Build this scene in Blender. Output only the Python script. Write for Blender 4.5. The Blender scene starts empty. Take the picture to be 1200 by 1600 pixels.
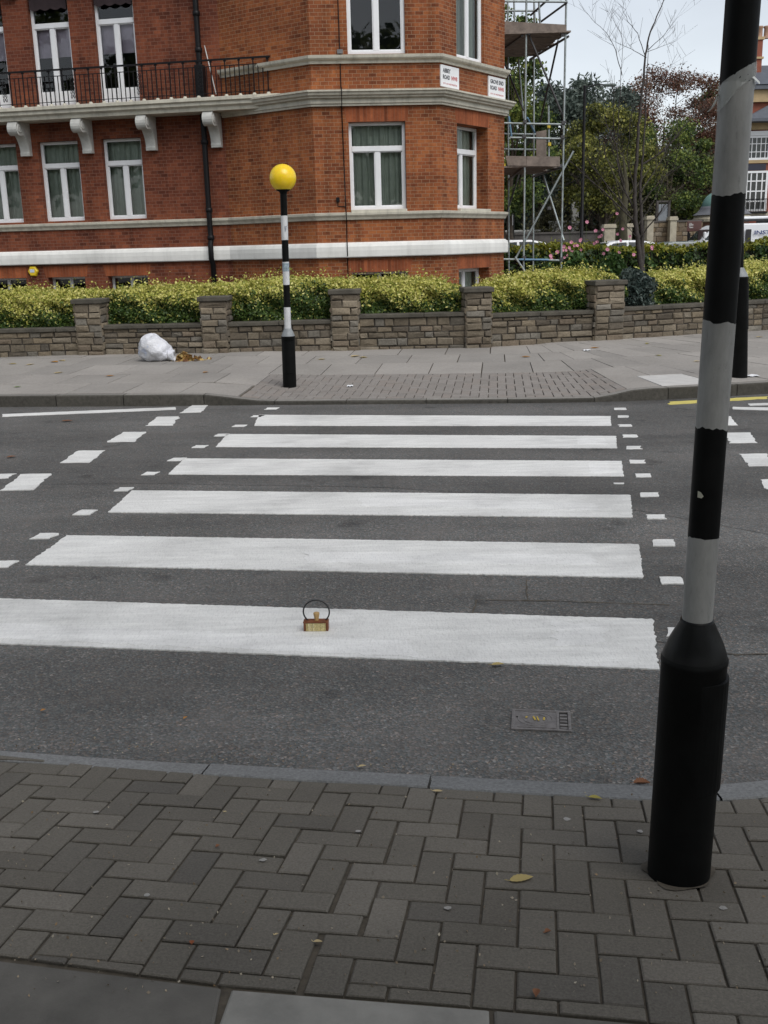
import bpy, bmesh, math, random
import numpy as np
from mathutils import Vector, Matrix
R = math.radians
random.seed(7)
NR = np.random.default_rng(11)
sc = bpy.context.scene
COL = sc.collection

# ------------------------------------------------------------------ camera
F, W, H = 1600.0, 1200.0, 1600.0
PITCH, ROLL, EYE = R(14.54), R(-1.5), 1.68
cam_rot = Matrix.Rotation(R(90) - PITCH, 3, 'X') @ Matrix.Rotation(ROLL, 3, 'Z')
CAM = Vector((0, 0, EYE))
cd = bpy.data.cameras.new('camera'); cam = bpy.data.objects.new('camera', cd); COL.objects.link(cam)
cam.matrix_world = Matrix.Translation(CAM) @ cam_rot.to_4x4()
cd.sensor_fit = 'VERTICAL'; cd.sensor_height = 36.0; cd.lens = F / H * 36.0
cd.clip_start = 0.05; cd.clip_end = 2000
sc.camera = cam

def ray(x, y):
    return cam_rot @ Vector(((x - W / 2) / F, -(y - H / 2) / F, -1.0))
def on_z(x, y, z):                       # where the sight line meets a level plane
    d = ray(x, y); t = (z - EYE) / d.z
    return CAM + d * t
def on_y(x, y, Y):                       # ... a plane facing us at distance Y
    d = ray(x, y); return CAM + d * (Y / d.y)
def on_v(x, y, p0, p1):                  # ... a vertical plane through two points; gives (u along it, z)
    d = ray(x, y); e = (Vector((p1[0] - p0[0], p1[1] - p0[1]))).normalized()
    n = Vector((e.y, -e.x)); p = Vector((p0[0], p0[1]))
    t = n.dot(p) / (n.x * d.x + n.y * d.y)
    q = CAM + d * t
    return (Vector((q.x, q.y)) - p).dot(e), q.z
def proj(p):
    q = cam_rot.transposed() @ (Vector(p) - CAM)
    return (W / 2 - F * q.x / q.z, H / 2 + F * q.y / q.z)

# ------------------------------------------------------------------ mesh builder
class MB:
    def __init__(s): s.v = []; s.f = []; s.m = []; s.uv = []; s.sm = []
    def poly(s, pts, m=0, uv=None, smooth=False):
        b = len(s.v); s.v += [tuple(p) for p in pts]
        s.f.append(tuple(range(b, b + len(pts)))); s.m.append(m); s.sm.append(smooth)
        s.uv.append(uv if uv else [(0, 0)] * len(pts))
    def grid(s, rows, m=0, smooth=True, closed=False):
        b = len(s.v); n = len(rows[0])
        for r in rows: s.v += [tuple(p) for p in r]
        for i in range(len(rows) - 1):
            for j in range(n if closed else n - 1):
                k = (j + 1) % n
                s.f.append((b + i * n + j, b + i * n + k, b + (i + 1) * n + k, b + (i + 1) * n + j))
                s.m.append(m); s.sm.append(smooth); s.uv.append([(0, 0)] * 4)
    def box(s, o, ax, ay, az, m=0):      # corner + three edge vectors
        o, ax, ay, az = map(Vector, (o, ax, ay, az))
        c = [o, o + ax, o + ax + ay, o + ay]; t = [p + az for p in c]
        if ax.cross(ay).dot(az) < 0: c.reverse(); t.reverse()
        b = len(s.v); s.v += [tuple(p) for p in c + t]
        for q in ((3, 2, 1, 0), (4, 5, 6, 7), (0, 1, 5, 4), (1, 2, 6, 5), (2, 3, 7, 6), (3, 0, 4, 7)):
            s.f.append(tuple(b + i for i in q)); s.m.append(m); s.sm.append(False); s.uv.append([(0, 0)] * 4)
    def cbox(s, c, sx, sy, sz, m=0, rz=0):
        ca, sa = math.cos(rz), math.sin(rz)
        ax = Vector((ca * sx, sa * sx, 0)); ay = Vector((-sa * sy, ca * sy, 0)); az = Vector((0, 0, sz))
        s.box(Vector(c) - ax / 2 - ay / 2, ax, ay, az, m)
    def tube(s, path, r, n=8, m=0, cap=True):
        path = [Vector(p) for p in path]
        rs = r if isinstance(r, (list, tuple)) else [r] * len(path)
        rows = []; up = None
        for i, p in enumerate(path):
            d = (path[min(i + 1, len(path) - 1)] - path[max(i - 1, 0)]).normalized()
            if up is None:
                up = Vector((0, 0, 1)) if abs(d.z) < .9 else Vector((1, 0, 0))
            a = d.cross(up).normalized(); up = a.cross(d).normalized()
            rows.append([p + (a * math.cos(2 * math.pi * k / n) + up * math.sin(2 * math.pi * k / n)) * rs[i] for k in range(n)])
        s.grid(rows, m, n > 5, True)
        if cap:
            s.poly(rows[0][::-1], m); s.poly(rows[-1], m)
    def lathe(s, prof, c, n=24, m=0, axis=None, smooth=True):   # prof [(r, h)]
        c = Vector(c); A = Vector(axis).normalized() if axis else Vector((0, 0, 1))
        a = A.orthogonal().normalized(); b = A.cross(a)
        rows = [[c + A * h + (a * math.cos(2 * math.pi * k / n) + b * math.sin(2 * math.pi * k / n)) * r for k in range(n)] for r, h in prof]
        s.grid(rows, m, smooth, True)
        if prof[0][0] > 1e-5: s.poly(rows[0][::-1], m)
        if prof[-1][0] > 1e-5: s.poly(rows[-1], m)
    def prism(s, pts, z0, z1, m=0):      # polygon in xy between two heights
        s.poly([(p[0], p[1], z1) for p in pts], m); s.poly([(p[0], p[1], z0) for p in pts][::-1], m)
        n = len(pts)
        for i in range(n):
            a, b = pts[i], pts[(i + 1) % n]
            s.poly([(a[0], a[1], z0), (b[0], b[1], z0), (b[0], b[1], z1), (a[0], a[1], z1)], m)
    def build(s, name, mats, parent=None, loc=None, bevel=0, seg=2, weld=False):
        off = Vector((0, 0, 0))
        q = parent
        while q is not None: off += q.location; q = q.parent
        if parent is None and loc is not None: off = Vector(loc)
        me = bpy.data.meshes.new(name)
        me.from_pydata([(x - off.x, y - off.y, z - off.z) for x, y, z in s.v], [], s.f)
        if not isinstance(mats, (list, tuple)): mats = [mats]
        for mm in mats: me.materials.append(mm)
        me.polygons.foreach_set('material_index', s.m)
        me.polygons.foreach_set('use_smooth', s.sm)
        if any(u[0] != (0, 0) or len(set(u)) > 1 for u in s.uv):
            ul = me.uv_layers.new(name='UVMap')
            ul.data.foreach_set('uv', [c for u in s.uv for p in u for c in p])
        if weld:
            bm = bmesh.new(); bm.from_mesh(me); bmesh.ops.remove_doubles(bm, verts=bm.verts, dist=1e-5)
            bmesh.ops.recalc_face_normals(bm, faces=bm.faces)
            bm.to_mesh(me); bm.free()
        me.update()
        o = bpy.data.objects.new(name, me); COL.objects.link(o)
        if parent is not None: o.parent = parent
        elif loc is not None: o.location = off
        if bevel:
            b = o.modifiers.new('bevel', 'BEVEL'); b.width = bevel; b.segments = seg; b.limit_method = 'ANGLE'; b.angle_limit = R(35)
        return o

def build_np(name, V, Fc, mat, parent=None, loc=None, smooth=False):
    off = np.zeros(3); q = parent
    while q is not None: off += np.array(q.location); q = q.parent
    if parent is None and loc is not None: off = np.array(loc, float)
    me = bpy.data.meshes.new(name); n, k = Fc.shape
    me.vertices.add(len(V)); me.vertices.foreach_set('co', (V - off).astype(np.float32).ravel())
    me.loops.add(n * k); me.loops.foreach_set('vertex_index', Fc.astype(np.int32).ravel())
    me.polygons.add(n); me.polygons.foreach_set('loop_start', (np.arange(n) * k).astype(np.int32))
    try: me.polygons.foreach_set('loop_total', np.full(n, k, np.int32))
    except Exception: pass
    me.materials.append(mat); me.update(calc_edges=True); me.validate()
    o = bpy.data.objects.new(name, me); COL.objects.link(o)
    if parent is not None: o.parent = parent
    elif loc is not None: o.location = off
    return o

def tag(o, label=None, cat=None, group=None, kind=None):
    if label: o['label'] = label
    if cat: o['category'] = cat
    if group: o['group'] = group
    if kind: o['kind'] = kind
    return o
def thing(name, label, cat, loc=(0, 0, 0), group=None):
    o = bpy.data.objects.new(name, None); COL.objects.link(o); o.location = loc
    o.empty_display_size = .2
    return tag(o, label, cat, group)
def dup(root, loc, rz=0, label=None, scale=None):
    def cp(o, par):
        c = o.copy(); COL.objects.link(c)
        if par is not None: c.parent = par
        for ch in [k for k in bpy.data.objects if k.parent == o]: cp(ch, c)
        return c
    r = cp(root, None); r.location = loc; r.rotation_euler = (0, 0, rz)
    if label: r['label'] = label
    if scale: r.scale = scale
    return r
def struct(o): o['kind'] = 'structure'; return o

def leaf_quads(C, size, rng, elong=1.8, flat=0.0, Nrm=None):
    """a rhombic leaf at each point of C"""
    n = len(C)
    nrm = rng.normal(size=(n, 3))
    if Nrm is not None: nrm = nrm * .7 + Nrm
    nrm[:, 2] += flat
    nrm /= np.linalg.norm(nrm, axis=1)[:, None] + 1e-9
    t = rng.normal(size=(n, 3)); t -= nrm * (t * nrm).sum(1)[:, None]
    t /= np.linalg.norm(t, axis=1)[:, None] + 1e-9
    b = np.cross(nrm, t)
    sz = size * rng.uniform(.55, 1.35, size=(n, 1))
    a = t * sz * .5 * elong; w = b * sz * .5
    bend = nrm * sz * .12
    V = np.stack([C - a, C + w * 1.0 - a * .15 - bend, C + a, C - w - a * .15 - bend], 1).reshape(-1, 3)
    return V, np.arange(4 * n).reshape(n, 4)

# ------------------------------------------------------------------ materials
def mat(name):
    m = bpy.data.materials.new(name); m.use_nodes = True
    nt = m.node_tree; nt.nodes.clear()
    o = nt.nodes.new('ShaderNodeOutputMaterial'); b = nt.nodes.new('ShaderNodeBsdfPrincipled')
    nt.links.new(b.outputs[0], o.inputs[0])
    return m, nt, b
def N(nt, typ, **kw):
    n = nt.nodes.new(typ)
    for k, v in kw.items():
        if k.startswith('_'): setattr(n, k[1:], v)
        else: n.inputs[k.replace('__', ' ')].default_value = v
    return n
def ramp(nt, src, stops, interp='LINEAR'):
    r = nt.nodes.new('ShaderNodeValToRGB'); r.color_ramp.interpolation = interp
    el = r.color_ramp.elements
    if len(stops) == 1: stops = [(0, stops[0][1]), (1, stops[0][1])]
    while len(el) < len(stops): el.new(.5)
    for e, (p, c) in zip(el, stops):
        e.position = p; e.color = (c[0], c[1], c[2], 1) if not isinstance(c, (int, float)) else (c, c, c, 1)
    nt.links.new(src, r.inputs[0]); return r.outputs[0]
def mix(nt, a, b, fac, blend='MIX'):
    m = nt.nodes.new('ShaderNodeMix'); m.data_type = 'RGBA'; m.blend_type = blend
    for i, x in ((0, fac), (6, a), (7, b)):
        if isinstance(x, (int, float)): m.inputs[i].default_value = x if i == 0 else (x, x, x, 1)
        elif isinstance(x, tuple): m.inputs[i].default_value = (*x, 1)
        else: nt.links.new(x, m.inputs[i])
    return m.outputs[2]
def coords(nt, kind='Object', scale=None):
    c = nt.nodes.new('ShaderNodeTexCoord').outputs[kind]
    if scale:
        mp = N(nt, 'ShaderNodeMapping'); mp.inputs['Scale'].default_value = scale
        nt.links.new(c, mp.inputs[0]); return mp.outputs[0]
    return c
def world_pos(nt): return nt.nodes.new('ShaderNodeNewGeometry').outputs['Position']
def noise(nt, vec, scale, detail=4, rough=.6, out=0):
    n = N(nt, 'ShaderNodeTexNoise', Scale=scale, Detail=detail, Roughness=rough)
    nt.links.new(vec, n.inputs['Vector']); return n.outputs[out]
def bump(nt, b, h, strength=.3, dist=.01):
    n = N(nt, 'ShaderNodeBump', Strength=strength, Distance=dist)
    nt.links.new(h, n.inputs['Height']); nt.links.new(n.outputs[0], b.inputs['Normal'])
def plain(name, col, rough=.6, var=.15, nscale=6, metal=0, bmp=0, bscale=60, spec=.5):
    m, nt, b = mat(name); p = world_pos(nt)
    n = noise(nt, p, nscale, 5)
    c = ramp(nt, n, [(.3, tuple(x * (1 - var) for x in col)), (.7, tuple(min(1, x * (1 + var)) for x in col))])
    nt.links.new(c, b.inputs['Base Color'])
    b.inputs['Roughness'].default_value = rough; b.inputs['Metallic'].default_value = metal
    b.inputs['Specular IOR Level'].default_value = spec
    if bmp: bump(nt, b, noise(nt, p, bscale, 3), bmp, .005)
    return m
def island_mat(name, cols, rough=.7, nscale=40, nvar=.25, bmp=.2, bscale=120, extra=None, spec=.3, big=None):
    m, nt, b = mat(name); p = world_pos(nt)
    isl = nt.nodes.new('ShaderNodeNewGeometry').outputs['Random Per Island']
    k = len(cols)
    c = ramp(nt, isl, [(i / max(1, k - 1), q) for i, q in enumerate(cols)])
    if nvar:
        n = noise(nt, p, nscale, 5, .7)
        g = ramp(nt, n, [(.25, 1 - nvar), (.75, 1 + nvar)])
        c = mix(nt, c, g, 1.0, 'MULTIPLY')
    if big:
        n2 = noise(nt, p, big[0], 3); g2 = ramp(nt, n2, [(.35, big[1]), (.65, 1.0)])
        c = mix(nt, c, g2, 1.0, 'MULTIPLY')
    nt.links.new(c, b.inputs['Base Color']); b.inputs['Roughness'].default_value = rough
    b.inputs['Specular IOR Level'].default_value = spec
    if bmp: bump(nt, b, noise(nt, p, bscale, 4), bmp, .004)
    return m
def leaf_mat(name, cols, rough=.5, trans=.25, spec=.3, clump=0):
    m, nt, b = mat(name)
    isl = nt.nodes.new('ShaderNodeNewGeometry').outputs['Random Per Island']
    k = len(cols)
    if clump:                            # noise gathers lighter and darker leaves into clumps
        n = noise(nt, world_pos(nt), clump, 3, .6)
        a = N(nt, 'ShaderNodeMath', _operation='MULTIPLY_ADD'); nt.links.new(n, a.inputs[0]); a.inputs[1].default_value = 2.4; a.inputs[2].default_value = -1.2
        a2 = N(nt, 'ShaderNodeMath', _operation='ADD', _use_clamp=True); nt.links.new(a.outputs[0], a2.inputs[0]); nt.links.new(isl, a2.inputs[1]); isl = a2.outputs[0]
    c = ramp(nt, isl, [(i / max(1, k - 1), q) for i, q in enumerate(cols)])
    nt.links.new(c, b.inputs['Base Color']); b.inputs['Roughness'].default_value = rough
    b.inputs['Specular IOR Level'].default_value = spec
    if trans:
        tr = nt.nodes.new('ShaderNodeBsdfTranslucent'); nt.links.new(c, tr.inputs[0])
        ms = N(nt, 'ShaderNodeMixShader'); ms.inputs[0].default_value = trans
        out = [n for n in nt.nodes if n.type == 'OUTPUT_MATERIAL'][0]
        nt.links.new(b.outputs[0], ms.inputs[1]); nt.links.new(tr.outputs[0], ms.inputs[2]); nt.links.new(ms.outputs[0], out.inputs[0])
    return m

M = {}
# asphalt: chippings of several greys in dark binder
def asphalt(name, base=1.0, chip=1.0):
    m, nt, b = mat(name); p = world_pos(nt)
    v = N(nt, 'ShaderNodeTexVoronoi', Scale=118.0); nt.links.new(p, v.inputs['Vector'])
    sepc = nt.nodes.new('ShaderNodeSeparateColor'); nt.links.new(v.outputs['Color'], sepc.inputs[0])
    c = ramp(nt, sepc.outputs[0], [(0, (.040*base, .040*base, .039*base)), (.45, (.055*base, .055*base, .0535*base)), (.82, (.071*base, .070*base, .067*base)), (.97, (.092*base, .088*base, .085*base)), (1, (.14*base, .13*base, .12*base))])
    warm = ramp(nt, sepc.outputs[1], [(.0, (.88, 1.0, 1.05)), (.35, (1, 1, 1)), (.75, (1.02, 1, .98)), (1, (1.18, .99, .88))])
    c = mix(nt, c, warm, 1.0, 'MULTIPLY')
    big = noise(nt, p, .55, 5, .65)
    c = mix(nt, c, ramp(nt, big, [(.3, .72), (.7, 1.25)]), 1.0, 'MULTIPLY')
    # worn patches where the chippings are bare and the binder is grey-brown
    pt = ramp(nt, noise(nt, p, 2.3, 6, .7), [(.48, 0.0), (.66, 1.0)])
    c = mix(nt, c, (.078*base, .072*base, .067*base), pt if False else mix(nt, 0.0, pt, .35), 'MIX')
    mpt = N(nt, 'ShaderNodeMapping'); mpt.inputs['Rotation'].default_value = (0, 0, R(6)); mpt.inputs['Scale'].default_value = (.10, 1.15, 1); nt.links.new(p, mpt.inputs[0])
    c = mix(nt, c, ramp(nt, noise(nt, mpt.outputs[0], 1.0, 4, .6), [(.35, .78), (.62, 1.14)]), 1.0, 'MULTIPLY')
    c = mix(nt, c, ramp(nt, noise(nt, p, 3.1, 3, .5), [(.27, .62), (.36, 1.0)]), 1.0, 'MULTIPLY')
    nt.links.new(c, b.inputs['Base Color']); b.inputs['Roughness'].default_value = .85
    b.inputs['Specular IOR Level'].default_value = .3
    h = mix(nt, v.outputs['Distance'], noise(nt, p, 28, 6, .75), .55)
    bump(nt, b, h, .6 * chip, .013)
    return m
M['asphalt'] = asphalt('asphalt', 2.05)
M['asphalt_fine'] = asphalt('asphalt_fine', 1.75, .5)
# road paint: brushed thick paint, dirty and thin in places
def paint(name, col, wear=.5):
    m, nt, b = mat(name); p = world_pos(nt)
    mp = N(nt, 'ShaderNodeMapping'); mp.inputs['Rotation'].default_value = (0, 0, R(8)); mp.inputs['Scale'].default_value = (.9, 6, 1)
    nt.links.new(p, mp.inputs[0])
    st = noise(nt, mp.outputs[0], 2.2, 7, .7)
    mp2 = N(nt, 'ShaderNodeMapping'); mp2.inputs['Rotation'].default_value = (0, 0, R(8)); mp2.inputs['Scale'].default_value = (40, 7.0, 1)
    nt.links.new(p, mp2.inputs[0])
    st2 = noise(nt, mp2.outputs[0], 3, 5, .75)
    dirt = noise(nt, p, 1.1, 6, .65)
    c = ramp(nt, st, [(.32, tuple(x * .84 for x in col)), (.52, tuple(x * .97 for x in col)), (.66, tuple(min(1, x * 1.07) for x in col))])
    c = mix(nt, c, ramp(nt, st2, [(.36, .74), (.50, 1.0)]), .6, 'MULTIPLY')
    c = mix(nt, c, ramp(nt, dirt, [(.33, .76), (.48, .96), (.62, 1.04)]), 1.0, 'MULTIPLY')
    v = N(nt, 'ShaderNodeTexVoronoi', Scale=75.0); nt.links.new(p, v.inputs['Vector'])
    pin = ramp(nt, noise(nt, p, 95, 4, .8), [(.68, 0), (.76, 1)])
    c = mix(nt, c, tuple(x * .35 for x in col), mix(nt, 0.0, pin, wear), 'MIX')
    nt.links.new(c, b.inputs['Base Color']); b.inputs['Roughness'].default_value = .6
    h = mix(nt, v.outputs['Distance'], st2, .6); bump(nt, b, h, .55, .008)
    return m
M['paint'] = paint('white_road_paint', (.78, .78, .755))
M['paint_fresh'] = paint('fresh_road_paint', (.83, .83, .81), .3)
M['paint_yellow'] = paint('yellow_road_paint', (.70, .60, .16))
M['paver'] = island_mat('block_paver', [(.125, .113, .094), (.160, .146, .122), (.138, .126, .105), (.182, .166, .140), (.146, .133, .111), (.115, .106, .092)], .85, 160, .35, .4, 220, big=(1.1, .78))
M['paver_far'] = island_mat('far_block_paver', [(.205, .188, .172), (.25, .23, .212), (.225, .207, .19), (.24, .212, .19)], .85, 60, .2, .2, 120)
M['joint'] = plain('joint_sand', (.085, .072, .054), .95, .35, 30, bmp=.4)
M['slab'] = island_mat('concrete_slab', [(.29, .272, .25), (.35, .328, .302), (.32, .30, .275), (.275, .26, .24)], .85, 30, .16, .15, 150, big=(.8, .82))
M['slab_pale'] = plain('pale_slab', (.50, .49, .47), .8, .1, 8, bmp=.15)
M['slab_dark'] = plain('dark_slab', (.112, .105, .092), .85, .25, 7, bmp=.3, bscale=150)
M['slab_light'] = plain('light_slab', (.235, .228, .205), .8, .25, 6, bmp=.2, bscale=120)
M['granite'] = island_mat('granite_kerb', [(.185, .19, .19), (.225, .228, .225), (.20, .205, .204)], .75, 90, .4, .4, 90, big=(2.0, .8))
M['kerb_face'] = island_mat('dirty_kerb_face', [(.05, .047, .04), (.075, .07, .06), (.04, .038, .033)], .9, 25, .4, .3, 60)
M['kerb'] = island_mat('far_kerb', [(.20, .19, .172), (.24, .228, .208), (.17, .162, .148)], .85, 30, .3, .2, 90)
def brick(name, c1, c2, mort, dull=1.0, soldier=False):
    m, nt, b = mat(name); uv = coords(nt, 'UV')
    br = N(nt, 'ShaderNodeTexBrick', Scale=1.0)
    br.inputs['Brick Width'].default_value = .17 if not soldier else .075
    br.inputs['Row Height'].default_value = .075 if not soldier else .34
    br.inputs['Mortar Size'].default_value = .0048; br.inputs['Mortar Smooth'].default_value = .3
    br.offset = .5 if not soldier else 0
    br.inputs['Color1'].default_value = (0, 0, 0, 1); br.inputs['Color2'].default_value = (1, 1, 1, 1); br.inputs['Bias'].default_value = 0
    br.inputs['Mortar'].default_value = (.5, .5, .5, 1)
    nt.links.new(uv, br.inputs['Vector'])
    q = tuple(x * dull for x in c1); w = tuple(x * dull for x in c2)
    mid = tuple((x + y) * .5 for x, y in zip(q, w))
    c = ramp(nt, br.outputs['Color'], [(0, tuple(x * .68 for x in q)), (.15, q), (.5, mid), (.85, w), (1, tuple(min(1, x * 1.12) for x in w))])
    p = world_pos(nt)
    c = mix(nt, c, ramp(nt, noise(nt, p, .9, 5, .65), [(.32, (.60, .58, .64)), (.6, (1.08, 1.08, 1.04))]), 1.0, 'MULTIPLY')
    c = mix(nt, c, ramp(nt, noise(nt, p, 14, 4, .7), [(.3, .8), (.7, 1.15)]), 1.0, 'MULTIPLY')
    mps = N(nt, 'ShaderNodeMapping'); mps.inputs['Scale'].default_value = (3.2, 3.2, .22); nt.links.new(p, mps.inputs[0])
    c = mix(nt, c, ramp(nt, noise(nt, mps.outputs[0], 1.0, 5, .65), [(.34, (.62, .60, .60)), (.52, (1, 1, 1)), (.75, (1.06, 1.06, 1.05))]), 1.0, 'MULTIPLY')
    mort_c = mix(nt, mort, tuple(x * 1.0 for x in mort), .5)
    c = mix(nt, c, mort_c, br.outputs['Fac'])
    nt.links.new(c, b.inputs['Base Color']); b.inputs['Roughness'].default_value = .85
    b.inputs['Specular IOR Level'].default_value = .25
    inv = N(nt, 'ShaderNodeMath', _operation='SUBTRACT'); inv.inputs[0].default_value = 1; nt.links.new(br.outputs['Fac'], inv.inputs[1])
    bump(nt, b, inv.outputs[0], .5, .006)
    return m
M['brick'] = brick('red_brick', (.265, .080, .031), (.335, .112, .040), (.31, .20, .125))
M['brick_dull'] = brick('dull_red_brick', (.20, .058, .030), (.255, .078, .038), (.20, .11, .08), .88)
M['brick_soldier'] = brick('soldier_brick', (.30, .085, .034), (.36, .108, .044), (.25, .11, .065), 1.0, True)
def streaked(name, col, lo, rough, bscale=60):
    m, nt, b = mat(name); p = world_pos(nt)
    mp = N(nt, 'ShaderNodeMapping'); mp.inputs['Scale'].default_value = (7, 7, .8); nt.links.new(p, mp.inputs[0])
    c = ramp(nt, noise(nt, mp.outputs[0], 1.0, 6, .7), [(.32, tuple(x * lo for x in col)), (.5, tuple(x * (lo + 2) / 3 for x in col)), (.68, col)])
    c = mix(nt, c, ramp(nt, noise(nt, p, 1.1, 4), [(.3, .85), (.6, 1.04)]), 1.0, 'MULTIPLY')
    nt.links.new(c, b.inputs['Base Color']); b.inputs['Roughness'].default_value = rough; bump(nt, b, noise(nt, p, bscale, 4), .15, .005); return m
M['stone_trim'] = streaked('stone_trim', (.62, .59, .49), .68, .75)
M['stone_white'] = streaked('painted_plinth', (.80, .80, .765), .86, .6, 25)
M['upvc'] = plain('white_window_frame', (.80, .81, .82), .35, .04, 3)
M['iron'] = plain('black_ironwork', (.006, .006, .007), .5, .3, 9, spec=.25)
M['pipe'] = plain('black_pipe', (.006, .006, .007), .5, .3, 6, spec=.25)
M['black'] = plain('black_pole_paint', (.0045, .0048, .0048), .5, .3, 14, bmp=.12, bscale=35, spec=.10)
M['black_gloss'] = plain('black_gloss_paint', (.005, .0053, .0053), .38, .3, 22, bmp=.2, bscale=18, spec=.16)
M['black_soft'] = plain('black_plastic', (.016, .016, .017), .5, .3, 14)
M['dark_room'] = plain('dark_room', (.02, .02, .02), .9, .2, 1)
M['curtain'] = plain('green_grey_net_curtain', (.44, .47, .41), .8, .12, 4)
M['blind'] = plain('pale_pink_blind', (.62, .50, .60), .8, .12, 5)
M['stone'] = island_mat('weathered_walling_stone', [(.105, .088, .068), (.20, .165, .118), (.15, .127, .096), (.26, .21, .145), (.19, .175, .148), (.125, .11, .088), (.22, .17, .12)], .9, 35, .35, .55, 70, big=(1.3, .62))
M['coping'] = plain('dark_coping_stone', (.075, .068, .054), .9, .35, 6, bmp=.4)
M['mortar'] = plain('dark_mortar', (.035, .03, .025), .95, .3, 20, bmp=.3)
def glass(name, tint=(.9, .95, .93), boost=.02):
    m, nt, b = mat(name); nt.nodes.remove(b)
    out = nt.nodes[0]
    fr = N(nt, 'ShaderNodeFresnel', IOR=1.5)
    ad = N(nt, 'ShaderNodeMath', _operation='ADD', _use_clamp=True); ad.inputs[1].default_value = boost
    nt.links.new(fr.outputs[0], ad.inputs[0])
    tr = N(nt, 'ShaderNodeBsdfTransparent'); tr.inputs[0].default_value = (*tint, 1)
    gl = N(nt, 'ShaderNodeBsdfGlossy'); gl.inputs['Roughness'].default_value = .015
    # old panes are never quite flat
    bp = N(nt, 'ShaderNodeBump', Strength=.03, Distance=.02); nt.links.new(noise(nt, world_pos(nt), 1.6, 2), bp.inputs['Height'])
    nt.links.new(bp.outputs[0], gl.inputs['Normal'])
    ms = N(nt, 'ShaderNodeMixShader'); nt.links.new(ad.outputs[0], ms.inputs[0])
    nt.links.new(tr.outputs[0], ms.inputs[1]); nt.links.new(gl.outputs[0], ms.inputs[2]); nt.links.new(ms.outputs[0], out.inputs[0])
    return m
M['glass'] = glass('window_glass')
M['glass_dark'] = glass('dark_window_glass', (.45, .5, .5), .10)
M['bark'] = plain('bark', (.075, .06, .045), .9, .35, 12, bmp=.5, bscale=40)
M['bark_young'] = plain('young_bark', (.045, .038, .034), .85, .35, 14, bmp=.3)
# ------------------------------------------------------------------ ground, road, pavements
ZR = -0.03
def xy(p): return Vector((p[0], p[1]))
def road_pt(x, y, dz=0.0): return on_z(x, y, ZR + dz)
mb = MB()
mb.poly([(-400, -120, -.06), (400, -120, -.06), (400, 700, -.06), (-400, 700, -.06)])
struct(mb.build('ground', plain('dark_earth', (.06, .055, .045), .95, .3, .5)))

# far kerb line (foot of the kerb at the road)
KF = [xy(road_pt(x, y)) for x, y in ((0, 636), (200, 635), (420, 633), (560, 632), (700, 631), (840, 630), (925, 628.5), (1007, 626), (1091, 622), (1200, 615.5))]
e0 = (KF[0] - KF[1]).normalized(); e1 = (KF[-1] - KF[-2]).normalized()
KF = [KF[0] + e0 * 40, KF[0] + e0 * 3] + KF + [KF[-1] + Vector((.93, .37)) * 4, KF[-1] + Vector((.8, .6)) * 14, KF[-1] + Vector((.6, .8)) * 40]
KS = [0.0]
for a, b in zip(KF, KF[1:]): KS.append(KS[-1] + (b - a).length)
def kseg(s):
    i = 0
    while i < len(KS) - 2 and s > KS[i + 1]: i += 1
    return i
KN = []
for i in range(len(KF)):
    d = (KF[min(i + 1, len(KF) - 1)] - KF[max(i - 1, 0)]).normalized(); KN.append(Vector((-d.y, d.x)))
def kxy(s, t):
    i = kseg(s); f = (s - KS[i]) / (KS[i + 1] - KS[i])
    p = KF[i].lerp(KF[i + 1], f); n = KN[i].lerp(KN[i + 1], min(1, max(0, f))).normalized()
    return p + n * t
def kst(p):
    best = None
    for i in range(len(KF) - 1):
        a, b = KF[i], KF[i + 1]; d = b - a
        f = min(1, max(0, (p - a).dot(d) / d.length_squared)); q = a + d * f
        r = (p - q).length
        if best is None or r < best[0]: best = (r, KS[i] + f * d.length, (d.x * (p - q).y - d.y * (p - q).x))
    return best[1], math.copysign(best[0], best[2])
def s_at(x, y): return kst(xy(road_pt(x, y)))[0]
SD0, SD1, SD2, SD3 = s_at(300, 634), s_at(425, 633), s_at(925, 628.5), s_at(1007, 626)
def sstep(a, b, x):
    f = min(1, max(0, (x - a) / (b - a))); return f * f * (3 - 2 * f)
def kz(s): return .10 - .085 * (sstep(SD0, SD1, s) * (1 - sstep(SD2, SD3, s)))
def zf(s, t): return kz(s) + .022 * max(0, t) + (.10 - kz(s)) * .75 * sstep(.2, 2.6, t)
def on_far(x, y):
    z = .1
    for _ in range(8):
        p = on_z(x, y, z); s, t = kst(xy(p)); z = zf(s, t)
    return Vector((p.x, p.y, z))

# near kerb line (outer edge at the road, inner edge at the blocks), both nearly flush
KO = [xy(on_z(x, y, -.012)) for x, y in ((0, 1172), (200, 1186), (330, 1193), (500, 1203), (670, 1211), (850, 1220), (1020, 1227), (1120, 1225), (1200, 1217))]
KI = [xy(on_z(x, y, 0)) for x, y in ((0, 1187), (200, 1204), (330, 1212), (500, 1222), (670, 1231), (850, 1242), (1020, 1251), (1120, 1250), (1200, 1245))]
for L in (KO, KI):
    d = (L[0] - L[1]).normalized(); L.insert(0, L[0] + d * 40)
    L.append(L[-1] + Vector((2.0, .35))); L.append(L[-1] + Vector((40, 9)))

# the near pavement ramps down to the flush kerb
def near_t(p):
    return min(((p - a) - (b - a) * min(1, max(0, (p - a).dot(b - a) / (b - a).length_squared))).length for a, b in zip(KI, KI[1:]))
def zr(p):
    t = near_t(p); return .128 * t if t < .9 else (.1152 + .128 * .15 * (1 - math.exp(-(t - .9) / .15)) + .015 * (t - .9))
def on_near(x, y, dz=0.0):
    z = 0.0
    for _ in range(12): p = on_z(x, y, z); z = .5 * z + .5 * zr(xy(p))
    return Vector((p.x, p.y, zr(xy(p)) + dz))

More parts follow.
